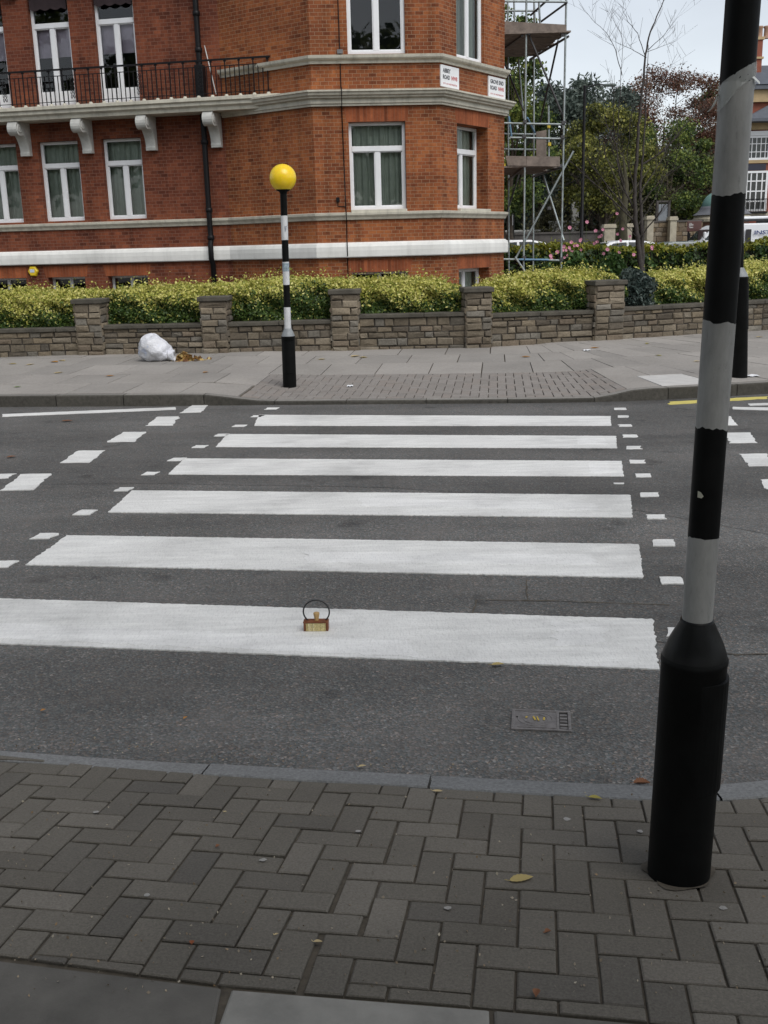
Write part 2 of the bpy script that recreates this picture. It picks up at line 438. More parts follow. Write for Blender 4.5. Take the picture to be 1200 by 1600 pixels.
# road: one big sheet of tarmac; the far lane is a newer, finer surfacing laid over it
mb = MB()
mb.poly([(-200, 2.6, ZR), (200, 2.6, ZR), (200, 90, ZR), (-200, 90, ZR)])
struct(mb.build('road', M['asphalt']))
mb = MB()
edge = [xy(road_pt(x, y)) for x, y in ((0, 757), (250, 756), (600, 762), (800, 775), (1010, 800), (1200, 835))]
top = [kxy(s, -.02) for s in [KS[2] + i * (KS[11] - KS[2]) / 24 for i in range(25)]]
pl = [Vector((-40, edge[0].y + 5.0))] + edge + [Vector((12, edge[-1].y - 1.5))] + [Vector((15, 13.2))] + top[::-1] + [Vector((-40, top[0].y + 4.6))]
mb.poly([(p.x, p.y, ZR + .002) for p in pl])
struct(mb.build('road_surfacing', M['asphalt_fine']))
# a cut and refilled patch with its dark seams
mb = MB()
pq = [road_pt(x, y, .0025) for x, y in ((744, 938), (1046, 945), (1130, 960), (1110, 1003), (1040, 1004), (740, 962))]
mb.poly(pq[::-1] if False else pq)
struct(mb.build('road_patch', M['asphalt_fine']))
def seam(name, pts, w):
    m_ = MB(); P = []
    for a, b in zip(pts, pts[1:]):
        A, B = road_pt(*a, .004), road_pt(*b, .004); k = max(2, int((B - A).length / .04))
        for i in range(k): P.append(A.lerp(B, i / k))
    P.append(road_pt(*pts[-1], .004)); rows = [[], []]
    for i, p in enumerate(P):
        d = (P[min(i + 1, len(P) - 1)] - P[max(0, i - 1)]).normalized(); n = Vector((-d.y, d.x, 0))
        j = n * random.uniform(-.004, .004); ww = w * random.uniform(.4, 1.2)
        rows[0].append(p + j - n * ww / 2); rows[1].append(p + j + n * ww / 2)
    m_.grid(rows, 0, False); struct(m_.build(name, M['joint']))
seam('road_crack', [(744, 937), (850, 938), (960, 942), (1046, 945)], .013)
seam('road_crack', [(744, 937), (738, 964)], .011)
seam('road_crack', [(822, 905), (824, 938)], .006)
seam('road_crack', [(1120, 1018), (1150, 1022), (1200, 1021)], .012)

# painted markings ---------------------------------------------------
def patch(quad, nx, ny, jit, z=.006, name='road_marking', m='paint', world=None):
    P = world if world else [road_pt(x, y, z) for x, y in quad]         # TL TR BR BL
    rows = []
    for j in range(ny + 1):
        r = []
        for i in range(nx + 1):
            a = P[0].lerp(P[1], i / nx); b = P[3].lerp(P[2], i / nx); q = a.lerp(b, j / ny)
            if j in (0, ny): q = q + Vector((0, random.gauss(0, jit), 0))
            if i in (0, nx): q = q + Vector((random.gauss(0, jit * 1.6), 0, 0))
            q.z = ZR + z; r.append(q)
        rows.append(r)
    edge = rows[-1] + [r[-1] for r in rows[-2::-1]] + rows[0][-2::-1] + [r[0] for r in rows[1:-1]]
    return rows, edge
def marks(name, quads, m, jit=.004, dens=.03, z=.006):
    mb = MB()
    for q in quads:
        P = [road_pt(x, y, z) for x, y in q]
        nx = max(2, min(320, int(((P[1] - P[0]).length) / dens))); ny = max(2, min(24, int((P[3] - P[0]).length / dens)))
        rows, ed = patch(q, nx, ny, jit, z)
        mb.grid(rows[::-1], 0, False)
        low = [Vector((p.x, p.y, ZR)) for p in ed]
        mb.grid([ed + ed[:1], low + low[:1]], 0, False)
    o = mb.build(name, M[m]); return struct(o)
ZEB = [((-53, 933), (1020, 967), (1028, 1045), (-155, 999)), ((105, 836), (998, 850), (1005, 902), (40, 882)),
       ((206, 766), (985, 773), (988, 808), (169, 800)), ((288, 716), (971, 720), (974, 744), (262, 741)),
       ((355, 678), (962, 681), (964, 700), (337, 698)), ((405, 648), (954, 650), (955, 665), (397, 665))]
for q in ZEB: marks('zebra_stripe', [q], 'paint', .0022, .016)
# thicker second coat rolled over parts of the stripes
marks('zebra_stripe', [((560, 777.5), (930, 785.5), (934, 797), (566, 791))], 'paint_fresh', .006, .03, .0072)
marks('zebra_stripe', [((470, 862), (925, 866), (936, 883), (480, 879))], 'paint_fresh', .007, .03, .0072)
marks('zebra_stripe', [((-120, 968), (640, 1001), (660, 1027), (-150, 990))], 'paint_fresh', .008, .03, .0072)
marks('zebra_stripe', [((865, 972), (944, 975), (946, 1004), (868, 1012))], 'paint_fresh', .008, .03, .0076)
marks('zebra_stripe', [((900, 683), (945, 684.5), (947, 695), (902, 694.5)), ((920, 722), (952, 723), (953, 739), (922, 740))], 'paint_fresh', .004, .03, .0072)
def square(px, py, w, h, u=None):
    c = road_pt(px, py); ex = Vector((.996, -.09, 0)); ey = Vector((.20, .98, 0))
    cs = [c - ex * w / 2 + ey * h / 2, c + ex * w / 2 + ey * h / 2, c + ex * w / 2 - ey * h / 2, c - ex * w / 2 - ey * h / 2]
    return [proj(p) for p in cs]
sq = []
for x, y in ((425, 638), (402, 650), (374, 665), (346, 679.5), (312, 697.5), (276, 717.5), (235, 739.5), (194, 764), (133, 800), (70, 837), (4, 881), (-80, 932),
             (969, 638.5), (974, 650.5), (977, 664.5), (984.5, 681), (990.5, 699), (996, 721), (1005, 742.5), (1014.5, 772.5), (1025, 807), (1036.5, 847.5), (1049.5, 906), (1062, 987)):
    sq.append(square(x, y, .118 * random.uniform(.9, 1.08), .125 * random.uniform(.85, 1.1)))
sq.append(square(967, 755, .07, .035))
marks('crossing_dots', sq, 'paint', .003, .03)
zz = [((300, 633), (326, 632), (314, 644), (281, 645)), ((246, 651), (281, 650.5), (269, 664.5), (228, 665)), ((192.5, 675), (228, 674.5), (210, 690), (166.5, 690.5)),
      ((122, 704), (163, 703.5), (140, 722.5), (95, 723)), ((34, 740.5), (81, 739.5), (52, 765), (1, 766)), ((-50, 742), (24, 739.5), (14, 746.5), (-62, 751)),
      ((-120, 790), (-60, 789), (-105, 822), (-175, 823)),
      ((4, 647), (274, 636), (275, 639.8), (4, 650.8)), ((-300, 660), (-2, 647.5), (-2, 651), (-300, 665)),
      ((1117, 651), (1142, 650), (1152, 664), (1125, 664.5)), ((1132, 676), (1172, 675.5), (1182, 691.5), (1141, 692)), ((1155, 709), (1196.5, 708.5), (1212, 727.5), (1171, 728)),
      ((1186.5, 749), (1232, 748), (1258, 775), (1207, 776)), ((1235, 800), (1290, 799), (1325, 835), (1265, 836)),
      ((1145, 635.5), (1320, 639), (1320, 644), (1145, 639.3)), ((1171, 630.5), (1300, 626), (1300, 629.5), (1171, 633.5))]
marks('zigzag_marking', zz, 'paint', .004, .05)
marks('yellow_line', [((1046, 627.6), (1200, 619), (1200, 622.6), (1046, 632))], 'paint_yellow', .006, .06)

# near pavement ------------------------------------------------------
def clip(poly, a, b):                    # keep what lies left of a->b
    out = []
    d = b - a
    def side(p): return d.x * (p.y - a.y) - d.y * (p.x - a.x)
    for i in range(len(poly)):
        p, q = poly[i], poly[(i + 1) % len(poly)]; sp, sq_ = side(p), side(q)
        if sp >= 0: out.append(p)
        if (sp > 0) != (sq_ > 0) and abs(sp - sq_) > 1e-12: out.append(p.lerp(q, sp / (sp - sq_)))
    return out
def area(p): return abs(sum(p[i].x * p[(i + 1) % len(p)].y - p[(i + 1) % len(p)].x * p[i].y for i in range(len(p)))) / 2
def herring(o, ex, ey, w, gap, lims, cuts):
    """block outlines of a 90 degree herringbone"""
    out = []
    for i in range(lims[0], lims[1]):
        for j in range(lims[2], lims[3]):
            k = (i + j) % 4
            if k == 0: r = (i, j, i + 2, j + 1)
            elif k == 2: r = (i, j, i + 1, j + 2)
            else: continue
            g = gap / 2
            x0, y0, x1, y1 = r[0] * w + g, r[1] * w + g, r[2] * w - g, r[3] * w - g
            P = [o + ex * x + ey * y for x, y in ((x0, y0), (x1, y0), (x1, y1), (x0, y1))]
            for a, b in cuts(sum(P, Vector((0, 0))) / 4): P = clip(P, a, b)
            if len(P) >= 3 and area(P) > .0013: out.append(P)
    return out
def slabmesh(mb, polys, zfun, depth, ch, jz, tilt):
    for P in polys:
        c = sum(P, Vector((0, 0))) / len(P)
        ar = sum(P[i].x * P[(i + 1) % len(P)].y - P[(i + 1) % len(P)].x * P[i].y for i in range(len(P)))
        if ar < 0: P = P[::-1]
        dz = random.gauss(0, jz); tx, ty = random.gauss(0, tilt), random.gauss(0, tilt)
        def top(p, inset, drop):
            v = p - c; L = v.length; q = c + v * (1 - inset / max(L, inset * 2))
            return (q.x, q.y, zfun(q) + dz + tx * v.x + ty * v.y - drop)
        outer = [top(p, 0, ch) for p in P]; inner = [top(p, ch * 1.5, 0) for p in P]
        b = len(mb.v); n = len(P)
        mb.v += inner + outer + [(x, y, z - depth) for x, y, z in outer]
        mb.f.append(tuple(range(b, b + n))); mb.m.append(0); mb.sm.append(False); mb.uv.append([(0, 0)] * n)
        for k in range(n):
            l = (k + 1) % n
            for u in (0, n):
                mb.f.append((b + u + n + k, b + u + n + l, b + u + l, b + u + k)); mb.m.append(0); mb.sm.append(False); mb.uv.append([(0, 0)] * 4)
# edge of the blocks at the bottom of the picture
E_ = [xy(on_near(x, y)) for x, y in ((0, 1496), (345, 1539), (765, 1573), (1200, 1612))]
E_ = [E_[0] + (E_[0] - E_[1]).normalized() * 4] + E_ + [E_[-1] + (E_[-1] - E_[-2]).normalized() * 4]
# joint between the two laying panels
SJ = [xy(on_near(x, y)) for x, y in ((645, 1240), (560, 1400), (475, 1545))]
def seg_at(L, c):
    for a, b in zip(L, L[1:]):
        if a.x <= c.x <= b.x: return a, b
    return (L[0], L[1]) if c.x < L[0].x else (L[-2], L[-1])
def cuts_near(side):
    def f(c):
        a, b = seg_at(KI, c); p, q = seg_at(E_, c)
        r = [(b, a), (p, q)]
        s0, s1 = SJ[0], SJ[-1]
        r.append((s0, s1) if side > 0 else (s1, s0))
        return r
    return f
def cuts_near(c):
    a, b = seg_at(KI, c); p, q = seg_at(E_, c)
    return [(b, a), (p, q)]
BW_ = .0905
def zr_xy(q): return zr(Vector((q.x, q.y)))
ang = R(-8.8); ex = Vector((math.cos(ang), math.sin(ang))); ey = Vector((-ex.y, ex.x))
polys = herring(SJ[1] + ex * .04, ex, ey, BW_, .006, (-70, 70, -40, 40), cuts_near)
rr_, sh_ = R(-.8), ex * -.007             # the left panel has crept away and turned a little, opening a stepped joint
for P in polys:
    c = sum(P, Vector((0, 0))) / len(P); s0, s1 = SJ[0], SJ[-1]; d = s1 - s0
    if d.x * (c.y - s0.y) - d.y * (c.x - s0.x) < 0:
        for p in P:
            v = p - SJ[1]; p.x = SJ[1].x + v.x * math.cos(rr_) - v.y * math.sin(rr_) + sh_.x; p.y = SJ[1].y + v.x * math.sin(rr_) + v.y * math.cos(rr_) + sh_.y
mb = MB(); slabmesh(mb, polys, zr_xy, .03, .0032, .0014, .010)
struct(mb.build('block_paving', M['paver']))
mb = MB(); rows = []
for t in (0, .2, .4, .6, .8, .9, 1.0, 1.1, 1.25, 1.5, 2.0, 3.0, 6.0, 14.0):
    r = []
    for i in range(81):
        x_ = -6 + 12 * i / 80; a_, b_ = seg_at(KI, Vector((x_, 0))); f_ = (x_ - a_.x) / (b_.x - a_.x); q = a_.lerp(b_, f_) + Vector((-.15, -.985)) * t
        r.append((q.x, q.y, zr(q) - .009))
    rows.append(r)
mb.grid(rows, 0, False)
struct(mb.build('pavement_bed', M['joint']))
# kerb stones, cut from the two lines
mb = MB()
def along(L, s):
    for a, b in zip(L, L[1:]):
        d = (b - a).length
        if s <= d or b is L[-1]: return a.lerp(b, s / d)
        s -= d
def nearest_s(L, p):
    acc, best = 0, (1e9, 0)
    for a, b in zip(L, L[1:]):
        d = b - a; f = min(1, max(0, (p - a).dot(d) / d.length_squared)); r = (a + d * f - p).length
        if r < best[0]: best = (r, acc + f * d.length)
        acc += d.length
    return best[1]
brk = [xy(on_z(x, y, 0)) for x, y in ((-420, 1150), (322, 1200), (672, 1220), (1118, 1237), (1500, 1215))]
ks = [nearest_s(KO, p) for p in brk]; ki = [nearest_s(KI, p) for p in brk]
ks = [ks[0] - 1.2] + ks + [ks[-1] + 1.2]; ki = [ki[0] - 1.2] + ki + [ki[-1] + 1.2]
for k in range(len(ks) - 1):
    n = 10; g = .004
    o = [along(KO, ks[k] + g + (ks[k + 1] - ks[k] - 2 * g) * i / n) for i in range(n + 1)]
    i_ = [along(KI, ki[k] + g + (ki[k + 1] - ki[k] - 2 * g) * i / n) for i in range(n + 1)]
    jz = random.uniform(-.003, .003)
    rows = [[(p.x, p.y, ZR - .05) for p in o], [(p.x, p.y, -.020 + jz) for p in o],
            [(p.lerp(q, .12).x, p.lerp(q, .12).y, -.008 + jz) for p, q in zip(o, i_)],
            [(p.lerp(q, .96).x, p.lerp(q, .96).y, .001 + jz) for p, q in zip(o, i_)], [(q.x, q.y, -.004 + jz) for q in i_], [(q.x, q.y, -.04) for q in i_]]
    mb.grid(rows, 0, False)
struct(mb.build('kerb', M['granite']))
# paving slabs behind the blocks
def slab_strip(x0, x1, xs0, xs1, m, name):
    a, b = xy(on_z(x0, 0, 0)) if False else None, None
def P2(x, y): return xy(on_near(x, y))
dark = [P2(-400, 1452), P2(0, 1500), P2(345, 1544), P2(333, 1606), P2(300, 1760), P2(-500, 1640)]
light = [P2(362, 1546), P2(764, 1578), P2(766, 1640), P2(775, 1800), P2(318, 1780), P2(338, 1612)]
grey = [P2(772, 1579), P2(1200, 1617), P2(1700, 1662), P2(1750, 1860), P2(784, 1800)]
for nm, pl, mm in (('paving_slab', dark, 'slab_dark'), ('paving_slab', light, 'slab_light'), ('paving_slab', grey, 'slab_dark')):
    mb = MB(); slabmesh(mb, [pl[::-1]], zr_xy, .03, .004, .0, .0)
    struct(mb.build(nm, M[mm]))
mb = MB()
zb_ = on_near(600, 1700).z - .012
mb.poly([(-40, -60, zb_), (40, -60, zb_), (40, .4, zb_), (-40, .4, zb_)])
struct(mb.build('pavement', M['slab_dark']))

# far pavement: kerb stones, a panel of blocks at the crossing, slabs -------------
s_lo, s_hi = KS[1] - 6, KS[11] + 9
mb = MB(); s = s_lo
while s < s_hi:
    L = random.choice((.82, .9, .95)); n = 4
    rows = []
    for t, dz in ((0, None), (0.004, -.012), (.018, 0), (.135, .002), (.142, -.008), (.142, -.05)):
        r = []
        for i in range(n + 1):
            ss = s + .004 + (L - .008) * i / n; p = kxy(ss, t)
            r.append((p.x, p.y, ZR - .03 if dz is None else kz(ss) + dz + .0))
        rows.append(r)
    mb.grid(rows[:3], 1, False); mb.grid(rows[2:], 0, False); s += L
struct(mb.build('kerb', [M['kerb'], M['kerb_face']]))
SB0, SB1, TB = s_at(372, 633), s_at(985, 627), 1.72
def zst(q):
    s_, t_ = kst(q); return zf(s_, t_)
polys = []
ang = 0
n_s, n_t = int((SB1 - SB0) / .105) + 2, int(TB / .105) + 2
for i in range(-2, n_s):
    for j in range(-2, n_t):
        k = (i + j) % 4
        if k == 0: r = (i, j, i + 2, j + 1)
        elif k == 2: r = (i, j, i + 1, j + 2)
        else: continue
        g = .0045; w = .105
        x0, y0, x1, y1 = r[0] * w + g, r[1] * w + g, r[2] * w - g, r[3] * w - g
        x0, x1 = max(x0, 0), min(x1, SB1 - SB0); y0, y1 = max(y0, .15 - .145), min(y1, TB - .15)
        if x1 - x0 < .03 or y1 - y0 < .03: continue
        polys.append([kxy(SB0 + a, .15 + b) for a, b in ((x0, y0), (x1, y0), (x1, y1), (x0, y1))])
mb = MB(); slabmesh(mb, polys, zst, .03, .004, .001, .004)
struct(mb.build('block_paving', M['paver_far']))
mb = MB(); pale = MB(); s = s_lo; stag = 0
def slab_row(t0, t1, width, off, skip=None):
    s = s_lo + off
    while s < s_hi:
        a, b = s, s + width
        pieces = [(a, b)]
        if skip:
            lo, hi = skip
            if a >= lo and b <= hi: pieces = []
            elif a < lo < b: pieces = [(a, lo)]
            elif a < hi < b: pieces = [(hi, b)]
        for x, y in pieces:
            if y - x > .06:
                g = .0075
                mid = (x + y) / 2
                tgt = pale if (abs(mid - s_at(1052, 612)) < .36 and t0 < .9 and t1 > .7) else mb
                slabmesh(tgt, [[kxy(x + g, t0 + g), kxy(y - g, t0 + g), kxy(y - g, t1 - g), kxy(x + g, t1 - g)]], zst, .03, .003, .0012, .002)
        s += width
skip = (SB0, SB1)
slab_row(.15, .93, .69, .1, skip); slab_row(.93, TB, .69, .3, skip)
slab_row(TB, 2.62, .69, .1); slab_row(2.62, 3.5, .69, .42); slab_row(3.5, 4.4, .69, .2); slab_row(4.4, 5.4, .69, .5); slab_row(5.4, 6.4, .69, 0)
struct(mb.build('paving_slabs', M['slab'])); 
if pale.v: struct(pale.build('paving_slabs', M['slab_pale']))
mb = MB(); rows = []
for t in (.1, .3, .6, .9, 1.2, 1.6, 2.0, 2.4, 2.8, 3.4, 4, 5.4, 6.6):
    rows.append([(*kxy(s_lo + (s_hi - s_lo) * i / 240, t), zf(s_lo + (s_hi - s_lo) * i / 240, t) - .02) for i in range(241)])
mb.grid(rows, 0, False)
struct(mb.build('pavement_bed', M['joint']))

# trodden chewing gum
mb = MB()
for x, y, r in ((886, 1281, .012), (411, 1345, .010), (560, 1300, .008), (1000, 1300, .009), (230, 1400, .008), (700, 1420, .009), (1130, 1420, .010), (150, 1270, .009)):
    c = on_near(x, y, .003); k_ = [r * random.uniform(.75, 1.15) for _ in range(14)]
    mb.poly([(c.x + k_[i] * math.cos(2 * math.pi * i / 14), c.y + k_[i] * math.sin(2 * math.pi * i / 14), zr(Vector((c.x, c.y))) + .0032 + .128 * -.985 * k_[i] * math.sin(2 * math.pi * i / 14) * -1 * -1) for i in range(14)])
struct(mb.build('gum_marks', plain('old_gum', (.30, .29, .27), .8, .2, 90)))
# ------------------------------------------------------------------ garden wall
WB = [xy(on_far(x, y)) for x, y in ((0, 558), (145, 554), (340, 551), (540, 547), (747, 543), (948, 531), (1190, 516))]
d0 = (WB[0] - WB[1]).normalized(); d1 = (WB[-1] - WB[-2]).normalized()
WB = [WB[0] + Vector((-8, .9))] + WB + [WB[-1] + d1 * 9]
def wb_z(p): s_, t_ = kst(p); return zf(s_, t_)
def seg_px(x, y):                        # which wall stretch a sight line meets
    best = None
    for i in range(len(WB) - 1):
        u, z = on_v(x, y, WB[i], WB[i + 1]); L = (WB[i + 1] - WB[i]).length
        e = max(0, -u, u - L)
        if best is None or e < best[0]: best = (e, i, u, z)
    return best[1], best[2], best[3]
def wpt(x, y):
    i, u, z = seg_px(x, y); d = (WB[i + 1] - WB[i]).normalized(); p = WB[i] + d * u
    return Vector((p.x, p.y)), z
wall_root = thing('garden_wall', 'low weathered stone garden wall with raised piers and dark coping along the far pavement', 'wall', (*WB[3], wb_z(WB[3])))
def stones(mb, p0, p1, zb0, zb1, z1, out=0.0, lmin=.13, lmax=.31, hmin=.078, hmax=.118, depth=.09, back=None):
    d = (p1 - p0); L = d.length; d = d / L; n = Vector((d.y, -d.x))
    def W3(u, z, o): q = p0 + d * u + n * (out + o); return (q.x, q.y, z)
    zlow = min(zb0, zb1) - .03; z = zlow; row = 0
    while z < z1 - .03:
        h = random.uniform(hmin, hmax)
        if z + h > z1 - .05: h = z1 - z
        u = -.0 if L < .7 else 0
        while u < L - 1e-4:
            w = random.uniform(lmin, lmax)
            if u + w > L - .1: w = L - u
            j = .010; o = random.uniform(-.006, .016); c = .014
            u0, u1, a, b = u + j * .6, u + w - j * .6, z + j * .5, z + h - j * .5
            J = lambda s=.007: random.uniform(-s, s)
            outer = [W3(u0 + J(), a + J(), 0), W3(u1 + J(), a + J(), 0), W3(u1 + J(), b + J(), 0), W3(u0 + J(), b + J(), 0)]
            inner = [W3(u0 + c + J(), a + c + J(), o + J() + .008), W3(u1 - c + J(), a + c + J(), o + J() + .008), W3(u1 - c + J(), b - c + J(), o + J() + .008), W3(u0 + c + J(), b - c + J(), o + J() + .008)]
            um, zm = (u0 + u1) / 2, (a + b) / 2
            cen = W3(um + J(.02), zm + J(.01), o + .012 + J(.006))
            backp = [W3(u0, a, -depth), W3(u1, a, -depth), W3(u1, b, -depth), W3(u0, b, -depth)]
            k = len(mb.v); mb.v += outer + inner + backp + [cen]
            for q in range(4):
                r = (q + 1) % 4
                for fc in ((k + q, k + r, k + 4 + r, k + 4 + q), (k + 8 + q, k + 8 + r, k + r, k + q), (k + 4 + q, k + 4 + r, k + 12)):
                    mb.f.append(fc); mb.m.append(0); mb.sm.append(False); mb.uv.append([(0, 0)] * len(fc))
            u += w
        z += h; row += 1
PIER = [(122, 168, 467, 554), (316, 362, 463, 551), (517, 565, 452, 547), (724, 770, 449, 543), (923, 973, 438, 531)]
BAYS = []
pier_pts = []
for x0, x1, yt, yb in PIER:
    a, _ = wpt(x0 + 3, yb); b, _ = wpt(x1 - 3, yb); c, zt = wpt((x0 + x1) / 2, yt)
    pier_pts.append((a, b, zt))
cop = [(60, 513), (240, 507), (440, 502), (645, 490), (850, 487.5), (1080, 475)]
cop_z = [wpt(x, y)[1] for x, y in cop]
ends = [WB[0]] + [q for a, b, z in pier_pts for q in (a, b)] + [WB[-1]]
for k in range(6):
    p0, p1 = ends[2 * k], ends[2 * k + 1]
    # a bay may bend where the wall line bends
    mids = [p for p in WB[1:-1] if (p - p0).dot(p1 - p0) > .02 and (p1 - p).dot(p1 - p0) > .02 and k in (0, 5)]
    chain = [p0] + mids + [p1]
    sm = MB(); cm = MB(); bm_ = MB(); zt = cop_z[k]
    for a, b in zip(chain, chain[1:]):
        stones(sm, a, b, wb_z(a), wb_z(b), zt - .055)
        d = (b - a).normalized(); n = Vector((d.y, -d.x))
        q0 = a - n * .26; 
        bm_.box((q0.x, q0.y, min(wb_z(a), wb_z(b)) - .2), ((b - a).x, (b - a).y, 0), (n.x * .256, n.y * .256, 0), (0, 0, zt - .06 - min(wb_z(a), wb_z(b)) + .2))
        # coping in lengths
        L = (b - a).length; u = 0
        while u < L - .01:
            w_ = min(random.uniform(.7, 1.0), L - u)
            if L - u - w_ < .2: w_ = L - u
            o = a + d * (u + .004) - n * .29; ww = w_ - .008
            cm.box((o.x, o.y, zt - .055 + random.uniform(-.003, .003)), (d.x * ww, d.y * ww, 0), (n.x * .33, n.y * .33, 0), (0, 0, .055))
            u += w_
    part = sm.build('wall_panel', M['stone'], wall_root)
    bm_.build('mortar', M['mortar'], part)
    cm.build('coping', M['coping'], wall_root, bevel=.008)
for a, b, zt in pier_pts:
    d = (b - a).normalized(); n = Vector((d.y, -d.x)); L = (b - a).length
    A, B = a + n * .07, b + n * .07; C, D = b - n * .36, a - n * .36
    sm = MB(); zb = min(wb_z(a), wb_z(b))
    for p, q in ((A, B), (B, C), (C, D), (D, A)):
        stones(sm, p, q, zb, zb, zt - .07, lmin=.15, lmax=.30, depth=.03)
    pr = sm.build('pier', M['stone'], wall_root)
    m2 = MB(); o = D + d * .012 + n * .012
    m2.box((o.x, o.y, zb - .2), (d.x * (L - .024), d.y * (L - .024), 0), (n.x * .406, n.y * .406, 0), (0, 0, zt - .07 - zb + .2)); m2.build('mortar', M['mortar'], pr)
    c = MB(); o = D - d * .035 - n * .035
    c.box((o.x, o.y, zt - .07), (d.x * (L + .07), d.y * (L + .07), 0), (n.x * .50, n.y * .50, 0), (0, 0, .07)); c.build('pier_cap', M['coping'], pr, bevel=.012)

# ------------------------------------------------------------------ hedges
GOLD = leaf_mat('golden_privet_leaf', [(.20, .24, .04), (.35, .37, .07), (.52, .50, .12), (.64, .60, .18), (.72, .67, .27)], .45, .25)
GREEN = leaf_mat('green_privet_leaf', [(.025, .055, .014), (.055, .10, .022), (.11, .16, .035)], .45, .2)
DGREEN = leaf_mat('dark_hedge_leaf', [(.018, .04, .012), (.03, .06, .014), (.055, .09, .018)], .5, .2)
YTOP = leaf_mat('lit_yellow_green_leaf', [(.11, .15, .02), (.22, .23, .03), (.30, .28, .04)], .45, .25)
GREY = leaf_mat('blue_grey_leaf', [(.035, .055, .05), (.06, .085, .075), (.10, .125, .11)], .5, .2)
TWIG = plain('hedge_twigs', (.022, .02, .014), .95, .3, 14)
def strip_hedge(root, path, ztop, zbot, depth, n, size, mg, md, rng, lump=.10, gold_depth=.34, core=True):
    """path: xy points of the front face; ztop a function of arc fraction; leaves crowd the skin, gold towards the tips of the top growth"""
    P = [Vector(p) for p in path]; S = [0]
    for a, b in zip(P, P[1:]): S.append(S[-1] + (b - a).length)
    L = S[-1]
    def at(s):
        i = 0
        while i < len(S) - 2 and s > S[i + 1]: i += 1
        d = (P[i + 1] - P[i]).normalized(); return P[i] + d * (s - S[i]), Vector((-d.y, d.x))
    ph = rng.uniform(0, 6, 8)
    def lumpf(s, v): return lump * (.5 * math.sin(s * 3.1 + ph[0]) + .5 * math.sin(s * 7.7 + ph[1] + v * 5) + .45 * math.sin(s * 15 + ph[2] + v * 9) + .4 * math.sin(v * 13 + ph[3] + s * 4))
    out = {0: [], 1: []}; nr = {0: [], 1: []}
    for k in range(n):
        s = rng.uniform(0, L); p, nn = at(s); zt = ztop(s / L); zb = zbot(s / L); h = zt - zb
        r = rng.uniform()
        if r < .62:      # front face
            v = rng.uniform(0, 1); d = abs(rng.normal(0, .10)) ; z = zb + h * v; off = d - lumpf(s, v) * (.4 + .6 * v) - .05 + (.16 * max(0, v - .82) / .18)
            nv = (-nn.x, -nn.y, .4)
        elif r < .94:    # top
            v = 1; t = rng.uniform(0, 1); off = t * depth; z = zt + lumpf(s, t * 2) * .55 - abs(rng.normal(0, .06)) - .12 * (abs(t - .5) * 2) ** 3
            if rng.uniform() < .13: z += abs(rng.normal(0, .07))
            nv = (0, 0, 1)
        else:
            v = rng.uniform(0, 1); off = depth - abs(rng.normal(0, .08)); z = zb + h * v; nv = (nn.x, nn.y, .3)
        q = p + nn * off
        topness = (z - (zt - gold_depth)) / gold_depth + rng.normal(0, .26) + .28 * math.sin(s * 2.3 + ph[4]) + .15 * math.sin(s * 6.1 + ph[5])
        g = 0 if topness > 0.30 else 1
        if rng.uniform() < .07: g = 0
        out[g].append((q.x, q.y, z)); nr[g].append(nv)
    for g, mm, nm in ((0, mg, 'top_growth'), (1, md, 'foliage')):
        C = np.array(out[g]); 
        V, Fc = leaf_quads(C, size, rng, 1.7, 0, np.array(nr[g]) * .8)
        build_np(nm, V, Fc, mm, root)
    if core:
        mb = MB(); K = max(8, int(L / .25)); r0, r1, r2, r3 = [], [], [], []
        for i in range(K + 1):
            s = L * i / K; p, nn = at(s); zt = ztop(i / K); zb = zbot(i / K); j = .03 * math.sin(i * 2.3)
            a, b = p + nn * (.13 + j), p + nn * (depth - .13)
            r0.append((a.x, a.y, zb)); r1.append((a.x, a.y, zt - .17 + j)); r2.append((b.x, b.y, zt - .17 - j)); r3.append((b.x, b.y, zb))
        mb.grid([r0, r1, r2, r3], 0, False); mb.poly([r0[0], r1[0], r2[0], r3[0]]); mb.poly([r3[-1], r2[-1], r1[-1], r0[-1]])
        mb.build('branches', TWIG, root)
def interp(tab):
    def f(x):
        for (a, p), (b, q) in zip(tab, tab[1:]):
            if x <= b: return p + (q - p) * (x - a) / (b - a) if x > a else p
        return tab[-1][1]
    return f
BK = .30                                 # hedge face stands behind the wall
def hedge_path(xs):
    out = []
    for x, y in xs:
        p, z = wpt(x, y); out.append(p)
    r = []
    for i, p in enumerate(out):
        d = (out[min(i + 1, len(out) - 1)] - out[max(i - 1, 0)]).normalized(); r.append(p + Vector((-d.y, d.x)) * BK)
    return r
def hedge_top(pts, x0, x1):              # pixel heights of the top edge on the hedge's middle line -> metres
    tab = []
    for x, y in pts:
        i, u, z = seg_px(x, y); d = (WB[i + 1] - WB[i]).normalized(); nn = Vector((-d.y, d.x))
        _, z2 = on_v(x, y, WB[i] + nn * .75, WB[i + 1] + nn * .75)
        tab.append(((x - x0) / (x1 - x0), z2))
    return interp(tab)
rng = np.random.default_rng(5)
hp = hedge_path([(-260, 562), (0, 558), (145, 554), (340, 551), (540, 547), (722, 543.5)])
hr = thing('hedge', 'long clipped golden privet hedge in front of the red brick building, left of the gap', 'hedge', (*hp[2], .2))
